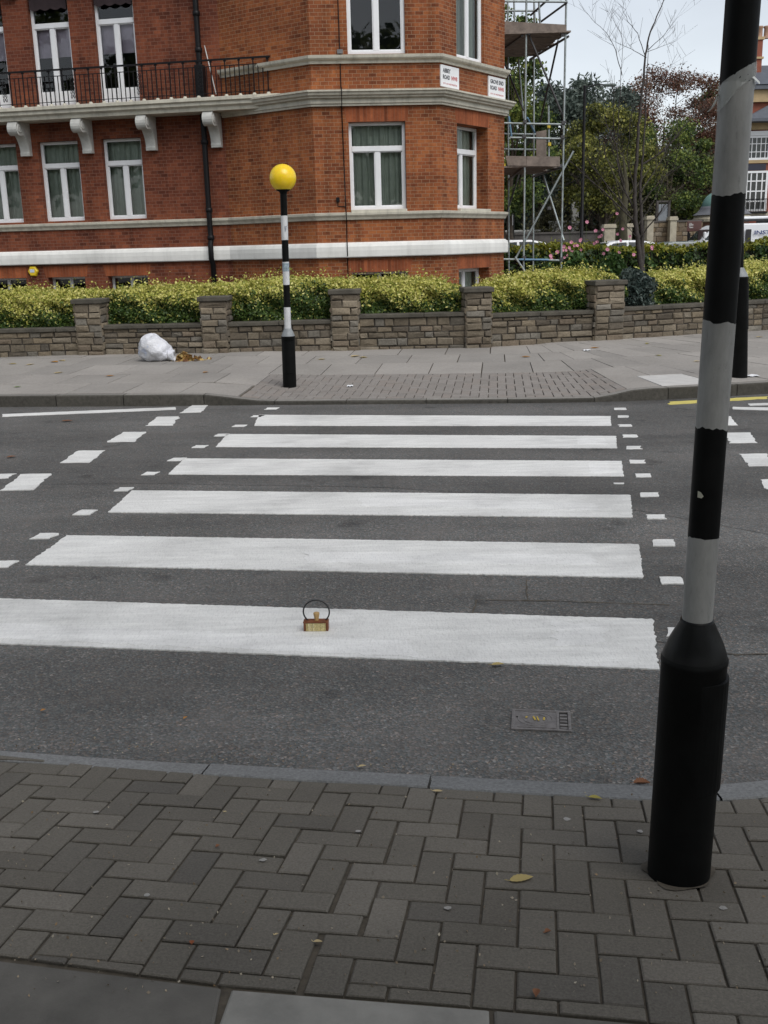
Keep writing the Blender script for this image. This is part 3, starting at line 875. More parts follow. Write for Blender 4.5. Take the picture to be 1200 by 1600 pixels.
# arc fraction is close to linear in picture x here
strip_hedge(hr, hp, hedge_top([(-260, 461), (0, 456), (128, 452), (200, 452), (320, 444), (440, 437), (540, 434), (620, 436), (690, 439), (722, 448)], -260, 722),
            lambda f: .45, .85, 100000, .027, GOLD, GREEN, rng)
hp = hedge_path([(772, 542), (850, 537), (948, 531), (990, 528)])
hr = thing('hedge', 'bright golden hedge rising behind the wall between the gap and the blue-grey shrub', 'hedge', (*hp[1], .2))
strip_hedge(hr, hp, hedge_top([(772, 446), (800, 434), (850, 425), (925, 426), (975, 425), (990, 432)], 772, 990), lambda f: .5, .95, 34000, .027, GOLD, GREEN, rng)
hp = hedge_path([(1028, 526), (1100, 521), (1190, 516), (1330, 507)])
hr = thing('hedge', 'golden hedge behind the wall at the right, partly hidden by the near striped pole', 'hedge', (*hp[1], .2))
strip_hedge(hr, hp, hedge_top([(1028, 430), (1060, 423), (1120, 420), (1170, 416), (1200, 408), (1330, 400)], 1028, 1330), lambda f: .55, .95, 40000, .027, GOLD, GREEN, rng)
# the grey shrub growing out of the hedge
p, z = wpt(1008, 527); d = Vector((-.2, 1)); c = p + d * .45
_, zt = on_v(1008, 421, c, c + Vector((1, 0)))
hr = thing('shrub', 'small blue-grey shrub growing between the two golden hedges behind the wall', 'shrub', (c.x, c.y, .3))
C = rng.normal(size=(4600, 3)); C /= np.linalg.norm(C, axis=1)[:, None]; C *= rng.uniform(.55, 1.05, (4600, 1)) ** .6
C = C * np.array([.34, .34, .45]) + np.array([c.x, c.y, zt - .44]); C[:, 0] += .06 * np.sin(C[:, 2] * 14)
V, Fc = leaf_quads(C, .045, rng, 1.9); build_np('foliage', V, Fc, GREY, hr)
mb = MB()
for k in range(9):
    a = k * .7; mb.tube([(c.x + .05 * math.cos(a), c.y + .05 * math.sin(a), .3), (c.x + .12 * math.cos(a), c.y + .14 * math.sin(a), zt - .5), (c.x + .2 * math.cos(a), c.y + .2 * math.sin(a), zt - .15)], [.014, .01, .004], 6)
mb.build('stem', M['bark'], hr)

# ------------------------------------------------------------------ zebra-crossing posts
def band_mat(name, col, dirt, rough=.5):
    m, nt, b = mat(name); p = world_pos(nt)
    mpv = N(nt, 'ShaderNodeMapping'); mpv.inputs['Scale'].default_value = (1, 1, .28); nt.links.new(p, mpv.inputs[0])
    n1 = noise(nt, mpv.outputs[0], 14, 6, .7); n2 = noise(nt, mpv.outputs[0], 70, 5, .8)
    c = ramp(nt, n1, [(.3, tuple(x * dirt for x in col)), (.62, col)])
    c = mix(nt, c, ramp(nt, n2, [(.30, .55), (.42, .95), (.7, 1.06)]), .75, 'MULTIPLY')
    nt.links.new(c, b.inputs['Base Color']); b.inputs['Roughness'].default_value = rough
    bump(nt, b, n2, .12, .003); return m
M['band_grey'] = band_mat('shaded_dirty_white_band', (.285, .285, .275), .62)  # white greyed in its colour for the post's shaded near side, with grime
M['band_white'] = band_mat('white_band', (.62, .63, .64), .8)
M['collar_grey'] = plain('grey_collar', (.22, .235, .245), .5, .15, 12)
M['globe'] = None
m_, nt_, b_ = mat('amber_globe'); b_.inputs['Base Color'].default_value = (.86, .60, .015, 1); b_.inputs['Roughness'].default_value = .28
b_.inputs['Subsurface Weight'].default_value = .35; b_.inputs['Subsurface Radius'].default_value = (.1, .07, .02); b_.inputs['Subsurface Scale'].default_value = .3
M['globe'] = m_
def post(root, base, lean, bands, r_pole, r_base, z_sh0, z_sh1, collar_m, rag=.004, door=None):
    """bands: [(z0, z1, material key)] up the pole; the casing below"""
    def ax(z): return Vector((base.x + lean[0] * (z - base.z), base.y + lean[1] * (z - base.z), z))
    mb = MB(); n = 40
    prof = [(r_base * 1.0, base.z - .02), (r_base, base.z + .003), (r_base, z_sh0 - .020), (r_base * 1.022, z_sh0 - .016), (r_base * 1.022, z_sh0 - .006), (r_base * .99, z_sh0 - .002), (r_base * .985, z_sh0)]
    rows = [[ax(z) + Vector((math.cos(2 * math.pi * k / n) * r, math.sin(2 * math.pi * k / n) * r, 0)) for k in range(n)] for r, z in prof]
    mb.grid(rows, 0, True, True); cas = mb.build('base_casing', M['black'], root)
    mb = MB()
    prof = [(r_base * .985, z_sh0), (r_base * .955, z_sh0 + (z_sh1 - z_sh0) * .10), (r_base * .825, z_sh0 + (z_sh1 - z_sh0) * .40), (r_pole * 1.12, z_sh1 - .006), (r_pole * 1.1, z_sh1), (r_pole * .9, z_sh1 + .002)]
    rows = [[ax(z) + Vector((math.cos(2 * math.pi * k / n) * r, math.sin(2 * math.pi * k / n) * r, 0)) for k in range(n)] for r, z in prof]
    mb.grid(rows, 0, True, True); mb.build('collar', collar_m, cas)
    if door:                             # service door wrapped round the casing
        a0, a1, z0, z1 = door; mb = MB(); rr = r_base + .0065
        R_ = [[ax(z) + Vector((math.cos(a) * (r_base - .003 + (r - r_base + .003) * min(1, .12 + (a - a0) / (a1 - a0) * 2.0)), math.sin(a) * (r_base - .003 + (r - r_base + .003) * min(1, .12 + (a - a0) / (a1 - a0) * 2.0)), 0)) for a in [a0 + (a1 - a0) * i / 14 for i in range(15)]] for r, z in ((r_base - .002, z0), (rr, z0 + .002), (rr, z1 - .002), (r_base - .002, z1))]
        mb.grid(R_, 0, False)
        for e in (0, 14): mb.poly([R_[1][e], R_[2][e], ax(z1) + (R_[2][e] - ax(z1 - .002)) * .93, ax(z0) + (R_[1][e] - ax(z0 + .002)) * .93])
        mb.build('service_door', M['black'], cas)
    prev = None
    for i, (z0, z1, mk) in enumerate(bands):
        mb = MB(); k_ = 28; r = r_pole
        lo = [random.gauss(0, rag) for _ in range(k_)] if prev is None else prev
        hi = [random.gauss(0, rag) for _ in range(k_)] if i < len(bands) - 1 else [0] * k_
        hi = [(hi[q - 1] + hi[q] + hi[(q + 1) % k_]) / 2 for q in range(k_)]
        rows = [[ax(z) + Vector((math.cos(2 * math.pi * q / k_) * r, math.sin(2 * math.pi * q / k_) * r, dz[q])) for q in range(k_)] for z, dz in ((z0, lo), ((z0 + z1) / 2, [0] * k_), (z1, hi))]
        mb.grid(rows, 0, True, True)
        if i == len(bands) - 1: mb.poly(rows[-1], 0)
        mb.build('pole_band', M[mk] if isinstance(mk, str) else mk, root); prev = hi
    return ax
# near post
NB = on_near(1059, 1387)
rb_ = 48.5 / F * -(cam_rot.transposed() @ (NB - CAM)).z
f_ = 1 + rb_ * .95 / Vector((NB.x, NB.y)).length; NB = Vector((NB.x * f_, NB.y * f_, NB.z + .008))      # the traced foot is its front edge
def zn(y, x):                            # height on the post of a picture row
    return on_v(x, y, NB, NB + Vector((1, 0, 0)))[1]
hs_ = {y: zn(y + {1034: -11, 972: -5}.get(y, 0), x) for x, y in ((1090, 1034), (1095, 972), (1110, 838), (1120, 668), (1125, 503), (1137, 305), (1152, 128))}
ztop = 3.05
post_near = thing('belisha_post', 'black and grey banded crossing post with thick black base, close in the right foreground', 'post', tuple(NB), 'belisha posts at the zebra crossing')
u_, z_ = on_v(1161, 2, NB, NB + Vector((1, 0, 0))); lean_n = (u_ / (z_ - NB.z), .0)
rp_ = 23.6 / F * -(cam_rot.transposed() @ (Vector((NB.x, NB.y, hs_[972] + .15)) - CAM)).z
axn = post(post_near, NB, lean_n, [(hs_[972] - .02, hs_[838], 'band_grey'), (hs_[838], hs_[668], 'black'), (hs_[668], hs_[503], 'band_grey'), (hs_[503], hs_[305], 'black'), (hs_[305], hs_[128], 'band_grey'), (hs_[128], 2.42, 'black'), (2.42, 2.72, 'band_grey'), (2.72, ztop, 'black')],
           rp_, rb_, hs_[1034], hs_[972], M['black_gloss'], .0035, door=(R(-105), R(25), NB.z + .25, hs_[1034] - .05))
mb = MB(); mb.lathe([(.038, 0), (.055, .015), (.06, .04), (.05, .05)], axn(ztop), 24); mb.build('globe_holder', M['black'], post_near)
mb = MB(); mb.lathe([(.155 * math.cos(a), .155 * math.sin(a)) for a in [R(-88 + 176 * i / 18) for i in range(19)]], axn(ztop + .19), 32); mb.build('globe', M['globe'], post_near)
# clear parcel tape wound round the pole, and its loose end
m_, nt_, b_ = mat('clear_tape'); b_.inputs['Base Color'].default_value = (.62, .64, .62, 1); b_.inputs['Roughness'].default_value = .25; b_.inputs['Alpha'].default_value = .42
bump(nt_, b_, noise(nt_, world_pos(nt_), 60, 4, .7), .6, .004); M['tape'] = m_
mb = MB(); k_ = 40; rows = []
for j in range(6):
    r = []
    for q in range(k_):
        a = 2 * math.pi * q / k_
        zt = hs_[128] + .022 * math.cos(a - R(-20)) + .015 - (.044 + .012 * math.sin(a * 2 + 1)) * j / 5
        rr = rp_ + .0013 + .0012 * math.sin(a * 7 + j * 2.3) + .0009 * math.sin(a * 13 + j)
        c_ = axn(zt); r.append((c_.x + rr * math.cos(a), c_.y + rr * math.sin(a), zt))
    rows.append(r)
mb.grid(rows, 0, True, True); mb.build('clear_tape', M['tape'], post_near)
mb = MB()
P = [on_y(x, y, NB.y - .005) for x, y in ((1126, 146), (1121, 152), (1117, 160), (1113, 168), (1109, 172), (1106, 175))]
mb.grid([[p + Vector((-.0025, 0, 0)) for p in P], [p + Vector((.0035, .004, .001)) for p in P]], 0, True)
m_, nt_, b_ = mat('torn_tape'); b_.inputs['Base Color'].default_value = (.72, .74, .72, 1); M['torn'] = m_
mb.build('loose_tape_end', M['torn'], post_near); mb = MB()
P = [on_y(x, y, NB.y - .03) for x, y in ((1172, 119), (1178, 121), (1182, 125), (1187, 130))]
mb.grid([[p + Vector((0, 0, -.002)) for p in P], [p + Vector((.002, .004, .003)) for p in P]], 0, True)
mb.build('loose_tape_end', M['torn'], post_near)
# a torn scrap of sticker on the black band
p = on_y(1090, 773, NB.y - .03); mb = MB(); c_ = axn(p.z); a0 = math.atan2(-.031, p.x - c_.x); pts = []
for i, (da, dz) in enumerate(((-.10, .008), (.12, .005), (.3, -.004), (.16, -.009), (-.1, -.008))):
    a = a0 + da; pts.append((c_.x + (rp_ + .0006) * math.cos(a), c_.y + (rp_ + .0006) * math.sin(a), p.z + dz))
mb.poly(pts); mb.build('torn_sticker', plain('old_sticker', (.45, .44, .36), .7), post_near)
# collar of sand and cement at the foot
mb = MB(); rr = []
for k in range(26):
    a = 2 * math.pi * k / 26; rr.append((a, rb_ + .010 + .010 * math.sin(a * 3 + 1) + .008 * math.sin(a * 5)))
mb.poly([(NB.x + r * math.cos(a), NB.y + r * math.sin(a), zr(Vector((NB.x + r * math.cos(a), NB.y + r * math.sin(a)))) + .004) for a, r in rr]); struct(mb.build('mortar_fillet', M['joint']))

# far post with the yellow globe
FB = on_far(453, 606); FB = Vector((FB.x * 1.0075, FB.y + .08, FB.z))
def zf_(y, x): return on_v(x, y, FB, FB + Vector((1, 0, 0)))[1]
hz_ = {y: zf_(y, x) for x, y in ((452, 525), (450, 513), (449, 480), (448, 445), (447, 409), (446, 375), (445, 337), (443, 300), (442, 278))}
xt = on_v(442, 278, FB, FB + Vector((1, 0, 0)))[0]
lean = (xt / (hz_[278] - FB.z), 0)
pf = thing('belisha_beacon', 'black and white striped crossing post with a round yellow globe on the far pavement', 'beacon', (FB.x, FB.y, FB.z), 'belisha posts at the zebra crossing')
axf = post(pf, FB, lean, [(hz_[513] - .02, hz_[480], 'band_white'), (hz_[480], hz_[445], 'black'), (hz_[445], hz_[409], 'band_white'), (hz_[409], hz_[375], 'black'), (hz_[375], hz_[337], 'band_white'), (hz_[337], hz_[300], 'black')],
           .040, .082, hz_[525], hz_[513], M['collar_grey'], .001, door=(R(-150), R(-30), FB.z + .18, hz_[525] - .06))
c = axf(hz_[300]); mb = MB(); mb.lathe([(.040, -.02), (.046, 0), (.085, .022), (.085, .03), (.06, .04)], c, 24); mb.build('globe_holder', M['black'], pf)
c = axf(hz_[278]); mb = MB(); mb.lathe([(.155 * math.cos(a), .155 * math.sin(a)) for a in [R(-88 + 176 * i / 20) for i in range(21)]], c, 40); mb.build('globe', M['globe'], pf)
mb = MB(); z0, z1 = zf_(424, 447), zf_(411, 447)
rows = [[axf(z) + Vector((math.cos(a) * .0412, math.sin(a) * .0412, 0)) for a in [R(-175 + 170 * i / 12) for i in range(13)]] for z in (z0, z1)]
mb.grid(rows, 0, True); mb.build('sticker', plain('grey_blue_sticker', (.25, .31, .35), .6, .5, 40), pf)
mb = MB(); z0, z1 = zf_(362, 446), zf_(353, 446)
rows = [[axf(z) + Vector((math.cos(a) * .0412, math.sin(a) * .0412, 0)) for a in [R(-85 + 45 * w_ * i / 6) for i in range(7)]] for z, w_ in ((z0, .5), (z1, 1.0))]
mb.grid(rows, 0, True); mb.build('sticker', plain('grey_sticker', (.28, .30, .33), .6, .5, 40), pf)
# third post, half hidden behind the near one
TB_ = on_far(1155, 591); TB_ = Vector((TB_.x * 1.0075, TB_.y + .08, TB_.z))
def zt_(y, x=1163): return on_v(x, y, TB_, TB_ + Vector((1, 0, 0)))[1]
pt = thing('street_post', 'slim black post with a pale grey collar half hidden behind the near striped post', 'post', tuple(TB_))
u_, z_ = on_v(1158, 170, TB_, TB_ + Vector((1, 0, 0)))
axt = post(pt, TB_, (u_ / (z_ - TB_.z), 0), [(zt_(418) - .02, 2.75, 'black')], .038, .088, zt_(432), zt_(418), M['collar_grey'], 0, door=(R(-60), R(40), TB_.z + .55, zt_(432) - .08))
c = axt(2.75); mb = MB(); mb.lathe([(.038, 0), (.05, .02), (.03, .05), (0.001, .06)], c, 20); mb.build('pole_cap', M['black'], pt)

# ------------------------------------------------------------------ small things on the ground
# trinket on the nearest stripe
TP = road_pt(494, 986, .006); k = 1.0
tr = thing('trinket_box', 'tiny gold and brown box with black ring handle on the nearest white stripe', 'trinket', tuple(TP))
ud = Vector((.9985, -.055, 0)); vd = Vector((.055, .9985, 0)); bw, bh, bd = .112, .046, .04
M['gilt'] = island_mat('worn_gilt', [(.52, .42, .19), (.66, .56, .29), (.40, .30, .13), (.74, .66, .40)], .45, 160, .5, .3, 200)
M['leather'] = plain('brown_lacquer', (.16, .05, .018), .45, .3, 60)
M['cork'] = plain('pale_wood_stopper', (.45, .29, .12), .6, .25, 60)
o = TP - ud * bw / 2
mb = MB(); mb.box(o + ud * .001 + vd * .002, ud * (bw - .002), vd * (bd - .002), Vector((0, 0, bh - .008))); mb.build('body', M['leather'], tr, bevel=.003)
mb = MB(); nsl = 17
for i in range(nsl):
    u0 = .010 + (bw - .020) * i / nsl
    mb.box(o + ud * u0 + vd * random.uniform(-.0035, -.001) + Vector((0, 0, .001)) - vd * .003, ud * ((bw - .020) / nsl - .0008), vd * .006, Vector((0, 0, bh - .009)))
mb.build('front_panel', M['gilt'], tr)
mb = MB()
for u0 in (-.001, bw - .009):
    mb = MB(); mb.box(o + ud * u0 - vd * .004 + Vector((0, 0, .0)), ud * .010, vd * (bd + .005), Vector((0, 0, bh - .004))); mb.build('end_binding', M['leather'], tr, bevel=.002)
mb = MB(); mb.box(o - ud * .003 - vd * .005 + Vector((0, 0, bh - .007)), ud * (bw + .004), vd * (bd + .008), Vector((0, 0, .007))); mb.build('lid', M['leather'], tr, bevel=.003)
c = TP + vd * bd / 2 + ud * .002 + Vector((0, 0, bh))
mb = MB(); mb.lathe([(.010, 0), (.0105, .012), (.0135, .026), (.0145, .034), (.0125, .037)], c, 16); mb.build('stopper', M['cork'], tr)
mb = MB(); ring = []
for i in range(37):
    a = R(-128 + 284 * i / 36 + 50); a = R(232) - R(284) * i / 36
    ring.append(c + ud * (.060 * math.cos(a)) + Vector((0, 0, .040 + .056 * math.sin(a))) + vd * .002)
mb.tube(ring, .0036, 10); mb.build('ring_handle', M['black_soft'], tr)
# water cover in the road
cv = [road_pt(x, y) for x, y in ((800.5, 1111), (892, 1113), (892, 1146), (798, 1140))]
ux = ((cv[1] - cv[0]) + (cv[2] - cv[3])).normalized(); cw = ((cv[1] - cv[0]).length + (cv[2] - cv[3]).length) / 2; ux.z = 0
uy = Vector((-ux.y, ux.x, 0)); chh = ((cv[0] - cv[3]).length + (cv[1] - cv[2]).length) / 2
cc = sum(cv, Vector()) / 4; o = cc - ux * cw / 2 - uy * chh / 2; o.z = ZR
ct = thing('water_cover', 'small oblong iron cover with yellow paint traces set in the near tarmac', 'cover', tuple(cc))
M['castiron'] = plain('cast_iron', (.17, .16, .155), .5, .3, 40, metal=.2, bmp=.3, bscale=150)
mb = MB(); f = .011
Z = lambda z: Vector((0, 0, z))
mb.box(o, ux * cw, uy * f, Z(.008)); mb.box(o + uy * (chh - f), ux * cw, uy * f, Z(.008))
mb.box(o + uy * f, ux * f, uy * (chh - 2 * f), Z(.0078)); mb.box(o + ux * (cw - f) + uy * f, ux * f, uy * (chh - 2 * f), Z(.0078)); mb.box(o + ux * cw * .755 + uy * f, ux * f, uy * (chh - 2 * f), Z(.0076))
mb.build('frame', M['castiron'], ct, bevel=.002)
mb = MB(); mb.box(o + ux * f + uy * f, ux * (cw * .755 - f), uy * (chh - 2 * f), Z(.005)); pl_ = mb.build('lid', M['castiron'], ct)
mb = MB(); e = o + ux * cw * .40 + uy * chh * .55
for rx, ry in ((cw * .29, chh * .34), (cw * .20, chh * .24)):
    ringp = [e + ux * rx * math.cos(a) + uy * ry * math.sin(a) + Z(.0052) for a in [2 * math.pi * i / 36 for i in range(37)]]; mb.tube(ringp, .002, 6)
mb.box(o + ux * f * 2 + uy * f * 1.6, ux * (cw * .7 - f), uy * .006, Z(.007)); mb.build('raised_ring', M['castiron'], pl_)
mb = MB()
for dx, pts in ((-.01, ((0, .012), (.006, .014), (.014, -.010), (.008, -.014))), (.004, ((0, .012), (.005, .012), (.012, -.014), (.006, -.014))), (.03, ((0, .009), (.006, .008), (.005, -.010), (-.002, -.008))), (-.034, ((0, .010), (.007, .009), (.004, .0), (-.003, .002)))):
    mb.poly([e + ux * (dx + a) + uy * b * 1.3 + Z(.0082) for a, b in pts][::-1])
mb.build('yellow_paint', plain('yellow_paint_trace', (.50, .36, .05), .6, .4, 80), pl_)
mb = MB()
for i in range(5): mb.box(o + ux * (cw * .755 + f * 1.2) + uy * (f * 1.4 + (chh - 3 * f) * i / 5), ux * (cw * .245 - f * 2.4), uy * ((chh - 3 * f) / 5 * .55), Z(.0068))
mb.build('slotted_grate', M['castiron'], ct)
mb = MB(); mb.poly([o + ux * a + uy * b + Z(.0018) for a, b in ((0, 0), (cw, 0), (cw, chh), (0, chh))]); mb.build('pit', plain('dark_pit', (.012, .011, .01), .9), ct)
mb = MB(); mb.lathe([(.0052, 0), (.005, .0009), (0, .001)], o + ux * (f * 1.9) + uy * chh * .62 + Z(.0051), 12); mb.build('key_hole', plain('key_hole_black', (.004, .004, .004), .9), pl_)

# rubbish bag
BG = on_far(240, 566)
bagm, nt_, b_ = mat('white_plastic'); pp = world_pos(nt_)
c_ = ramp(nt_, noise(nt_, pp, 3.2, 4), [(.40, (.70, .71, .76)), (.62, (.60, .61, .64))])
bl = ramp(nt_, noise(nt_, pp, 5.5, 3, .5), [(.60, 0), (.66, 1)]); c_ = mix(nt_, c_, (.42, .50, .70), mix(nt_, 0.0, bl, .6))
nt_.links.new(c_, b_.inputs['Base Color']); b_.inputs['Roughness'].default_value = .35
bump(nt_, b_, noise(nt_, pp, 8, 4, .6), .8, .05)
pxm = F / BG.y; bwid = 55 / pxm; bhei = 38 / pxm
bag = thing('rubbish_bag', 'bulging white plastic bag lying on the far pavement against the stone wall', 'bag', (BG.x, BG.y + .15, BG.z))
mb = MB(); rows = []
for i in range(25):
    v = i / 24; th = math.pi * v; r = []
    for j in range(36):
        a = 2 * math.pi * j / 36
        x, y, z = math.sin(th) * math.cos(a), math.sin(th) * math.sin(a), -math.cos(th)
        rr = 1 + .055 * math.sin(3 * a + 4 * z) + .05 * math.sin(5 * a - 6 * z + 1) * math.sin(th) + .03 * math.sin(9 * a + 11 * z) + .02 * math.sin(17 * a + 3 * z)
        X = x * rr * bwid * .47; Y = y * rr * .19; Zz = (z * rr + .92) * bhei * .52
        Zz = max(Zz, .004 + .002 * math.sin(a * 3)); 
        f_ = (X / bwid + .5)                                      # heavy end left, slumping to the right
        Zz *= 1.12 - .52 * max(0, f_ - .45) - .10 * max(0, .2 - f_)
        r.append((BG.x + X, BG.y + .15 + Y, BG.z + Zz))
    rows.append(r)
mb.grid(rows, 0, True, True); mb.build('bag_body', bagm, bag)
mb = MB(); rows = []                      # open gathered mouth at the right
bx = BG.x + bwid * .40
for i in range(6):
    f_ = i / 5; r = []
    for j in range(22):
        a = 2 * math.pi * j / 22; rr = (.055 + .035 * f_) * (1 + .22 * math.sin(5 * a + 2 * f_) * f_)
        r.append((bx + f_ * .085, BG.y + .10 + rr * .9 * math.cos(a), max(BG.z + .004, BG.z + .085 - .02 * f_ + rr * math.sin(a))))
    rows.append(r)
mb.grid(rows, 0, True, True); mb.build('bag_mouth', bagm, bag)

# leaves -------------------------------------------------------------
LM = {'tan': leaf_mat('tan_leaf', [(.42, .33, .13)], .6, .1), 'brown': leaf_mat('brown_leaf', [(.20, .09, .045)], .7, .05), 'red': leaf_mat('reddish_leaf', [(.24, .075, .03)], .7, .05),
      'pale': leaf_mat('pale_leaf', [(.50, .40, .22)], .6, .1), 'yellow': leaf_mat('yellow_leaf', [(.36, .31, .08)], .6, .1), 'orange': leaf_mat('orange_leaf', [(.42, .20, .05)], .6, .1), 'green': leaf_mat('green_leaf', [(.14, .22, .05)], .6, .1)}
def leaf(P, L, wd, ang, mk, label, curl=.15, teeth=0, lift=.001):
    mb = MB(); n = 12; ca, sa = math.cos(ang), math.sin(ang); rowsL, rowsM, rowsR = [], [], []
    for i in range(n + 1):
        f = i / n; x = (f - .5) * L
        h = wd / 2 * (math.sin(math.pi * min(1, f * 1.02) ** .85) ** .8) * (1 + teeth * (.18 if i % 2 else -.12))
        zc = lift + .5 * curl * L * (f - .45) ** 2; ze = zc + h * curl * 1.3 + random.uniform(0, .1) * h * curl
        bend = .05 * L * math.sin(f * 3)
        def w3(y, z): return (P.x + ca * x - sa * (y + bend), P.y + sa * x + ca * (y + bend), P.z + z)
        rowsL.append(w3(h, ze)); rowsM.append(w3(0, zc)); rowsR.append(w3(-h, ze))
    mb.grid([rowsR, rowsM, rowsL], 0, True)
    st = [rowsM[0], (rowsM[0][0] - ca * L * .2, rowsM[0][1] - sa * L * .2 + .003, P.z + lift + .004)]
    mb.tube(st, .0009, 5)
    return tag(mb.build('fallen_leaf', LM[mk], loc=tuple(P)), label, 'leaf', 'fallen leaves')
g0 = lambda x, y: on_near(x, y, .004)
for x, y, L, wd, a, mk, lab, cu, te in (
    (815, 1376, .066, .030, R(12), 'tan', 'large yellow-tan leaf lying on the near block paving left of the black post base', .12, .5),
    (684, 1238, .034, .013, R(-8), 'pale', 'narrow pale tan leaf lying just behind the near kerb', .1, 0),
    (930, 1250, .042, .018, R(-20), 'yellow', 'curled yellowish leaf at the kerb edge beside the black post', .5, .6),
    (341, 1325, .014, .012, R(50), 'brown', 'small round brown leaf scrap on the herringbone paving', .6, 0),
    (301, 1476, .014, .012, R(80), 'red', 'small reddish leaf scrap near the dark slab', .6, 0),
    (497, 1475, .022, .009, R(-3), 'pale', 'pale curled leaf scrap near the joint between the two paving panels', .5, 0),
    (432, 1463, .012, .006, R(30), 'pale', 'tiny pale leaf scrap left of the paving joint', .4, 0),
    (856, 1460, .018, .012, R(20), 'brown', 'brown crumpled leaf scrap below the large tan leaf', .9, .5),
    (839, 1556, .024, .016, R(70), 'brown', 'brown crumpled leaf just above the light grey slab', .9, .8),
    (352, 1271, .010, .008, R(10), 'pale', 'tiny tan leaf crumb on the left blocks near the kerb', .4, 0)):
    leaf(g0(x, y), L, wd, a, mk, lab, cu, te)
rp = lambda x, y: road_pt(x, y, .010)
for x, y, L, wd, a, mk, lab, cu, te in (
    (778, 1039, .056, .026, R(5), 'tan', 'tan leaf lying against the edge of the nearest white stripe', .3, .3),
    (1003, 1226, .055, .030, R(-5), 'brown', 'brown withered leaf in the gutter left of the black post base', .7, .8),
    (592, 1218, .030, .012, R(-25), 'brown', 'thin brown leaf in the gutter at the middle of the near kerb', .5, 0),
    (566, 1198, .028, .013, R(15), 'pale', 'pale leaf scrap in the gutter near the kerb stone joint', .4, 0),
    (290, 1122, .022, .013, R(60), 'orange', 'small orange leaf scrap on the tarmac left of the trinket box', .4, 0),
    (68, 1110, .020, .014, R(40), 'orange', 'small rusty leaf scrap on the tarmac at the left edge', .4, 0),
    (105, 658, .12, .06, R(10), 'brown', 'faded brown leaf lying in the far lane at left', .2, .3),
    (18, 714, .08, .05, R(30), 'brown', 'brown leaf lying in the road near the left zigzag marks', .2, .3)):
    leaf(rp(x, y), L, wd, a, mk, lab, cu, te)
for x, y, L, mk, lab in ((85, 566, .16, 'orange', 'orange leaf lying near the wall at the far left pavement'), (97, 564, .14, 'pale', 'pale yellow leaf beside the orange one at the far left'), (48, 570, .12, 'pale', 'pale leaf left of the orange leaf on the far pavement'),
    (20, 569, .12, 'tan', 'tan leaf at the leftmost end of the far pavement'), (92, 583, .13, 'pale', 'pale leaf lying in front of the orange leaf on the far slabs'), (172, 588, .11, 'orange', 'orange-tinged leaf between the rubbish bag and the kerb'),
    (322, 582, .10, 'orange', 'orange leaf on the slabs right of the leaf pile'), (28, 605, .09, 'green', 'green leaf near the far kerb at left'),
    (556, 557, .17, 'pale', 'pale tan leaf at the wall foot right of the yellow globe post'), (568, 559, .13, 'tan', 'tan leaf beside the pale one at the wall foot'), (503, 562, .11, 'tan', 'small tan leaf between the globe post and the third pier'),
    (822, 558, .13, 'orange', 'orange leaf on the slabs in front of the wall bay right of the gap'), (930, 544, .13, 'orange', 'orange leaf at the foot of the tallest pier'), (1012, 537, .11, 'yellow', 'yellow leaf right of the tallest pier at the wall foot'),
    (1029, 556, .10, 'yellow', 'yellow leaf on the slabs left of the near striped pole'), (1090, 565, .10, 'pale', 'pale leaf beside the near striped pole on the far slabs'), (1187, 527, .12, 'pale', 'pale leaf on the far pavement at the right edge')):
    leaf(on_far(x, y) + Vector((0, 0, .003)), L, L * .55, random.uniform(-1, 1), mk, lab, .18, .5)
# heap of swept leaves beside the bag
HP = on_far(287, 563); C = []
rng = np.random.default_rng(9)
for i in range(300):
    a = rng.uniform(0, 6.28); r = abs(rng.normal(0, .45)); C.append((HP.x + r * .27 * math.cos(a) + (.08 if r > .4 else 0), HP.y + .05 + r * .2 * math.sin(a), HP.z + .004 + max(0, .10 - r * .13) * rng.uniform(0, 1)))
V, Fc = leaf_quads(np.array(C), .055, rng, 1.5, .8)
tag(build_np('leaf_heap', V, Fc, leaf_mat('heaped_leaf', [(.14, .06, .025), (.33, .17, .05), (.45, .33, .12), (.24, .10, .035), (.48, .40, .18)], .7, .1), loc=tuple(HP)), 'small heap of brown and yellow leaves spilling beside the white bag', 'leaf heap', kind='stuff')
# crumbs and grit lying about the near pavement and gutter
C = []
for i in range(420):
    x, y = rng.uniform(0, 1200), rng.uniform(1235, 1560); p = on_near(x, y, .003); C.append(tuple(p))
for i in range(260):
    x = rng.uniform(0, 1010); f = x / 1200; y = 1172 + 52 * f - abs(rng.normal(0, 14)); p = road_pt(x, y, .008); C.append(tuple(p))
V, Fc = leaf_quads(np.array(C), .0055, rng, 1.4, .6)
tag(build_np('grit', V, Fc, leaf_mat('grit_crumbs', [(.30, .26, .20), (.16, .12, .08), (.40, .36, .28), (.25, .16, .08)], .8, 0), loc=(0, 2, 0)), 'scattered grit and leaf crumbs on the near paving and gutter', 'grit', kind='stuff')
def scrap(P, w, h, label):
    mb = MB(); rows = [[(P.x + w * (i / 4 - .5), P.y + h * (j / 3 - .5), P.z + .004 + .012 * abs(math.sin(i * 1.7 + j * 2.1))) for i in range(5)] for j in range(4)]
    mb.grid(rows, 0, False); tag(mb.build('paper_scrap', plain('white_paper', (.75, .76, .78), .7), loc=tuple(P)), label, 'paper')
scrap(on_far(547, 604), .075, .10, 'crumpled white paper scrap on the far block paving')
scrap(on_far(917, 548), .10, .10, 'white paper scrap on the slabs in front of the tallest pier')
scrap(on_far(1172, 588), .18, .16, 'flat white scrap beside the foot of the half hidden black post')
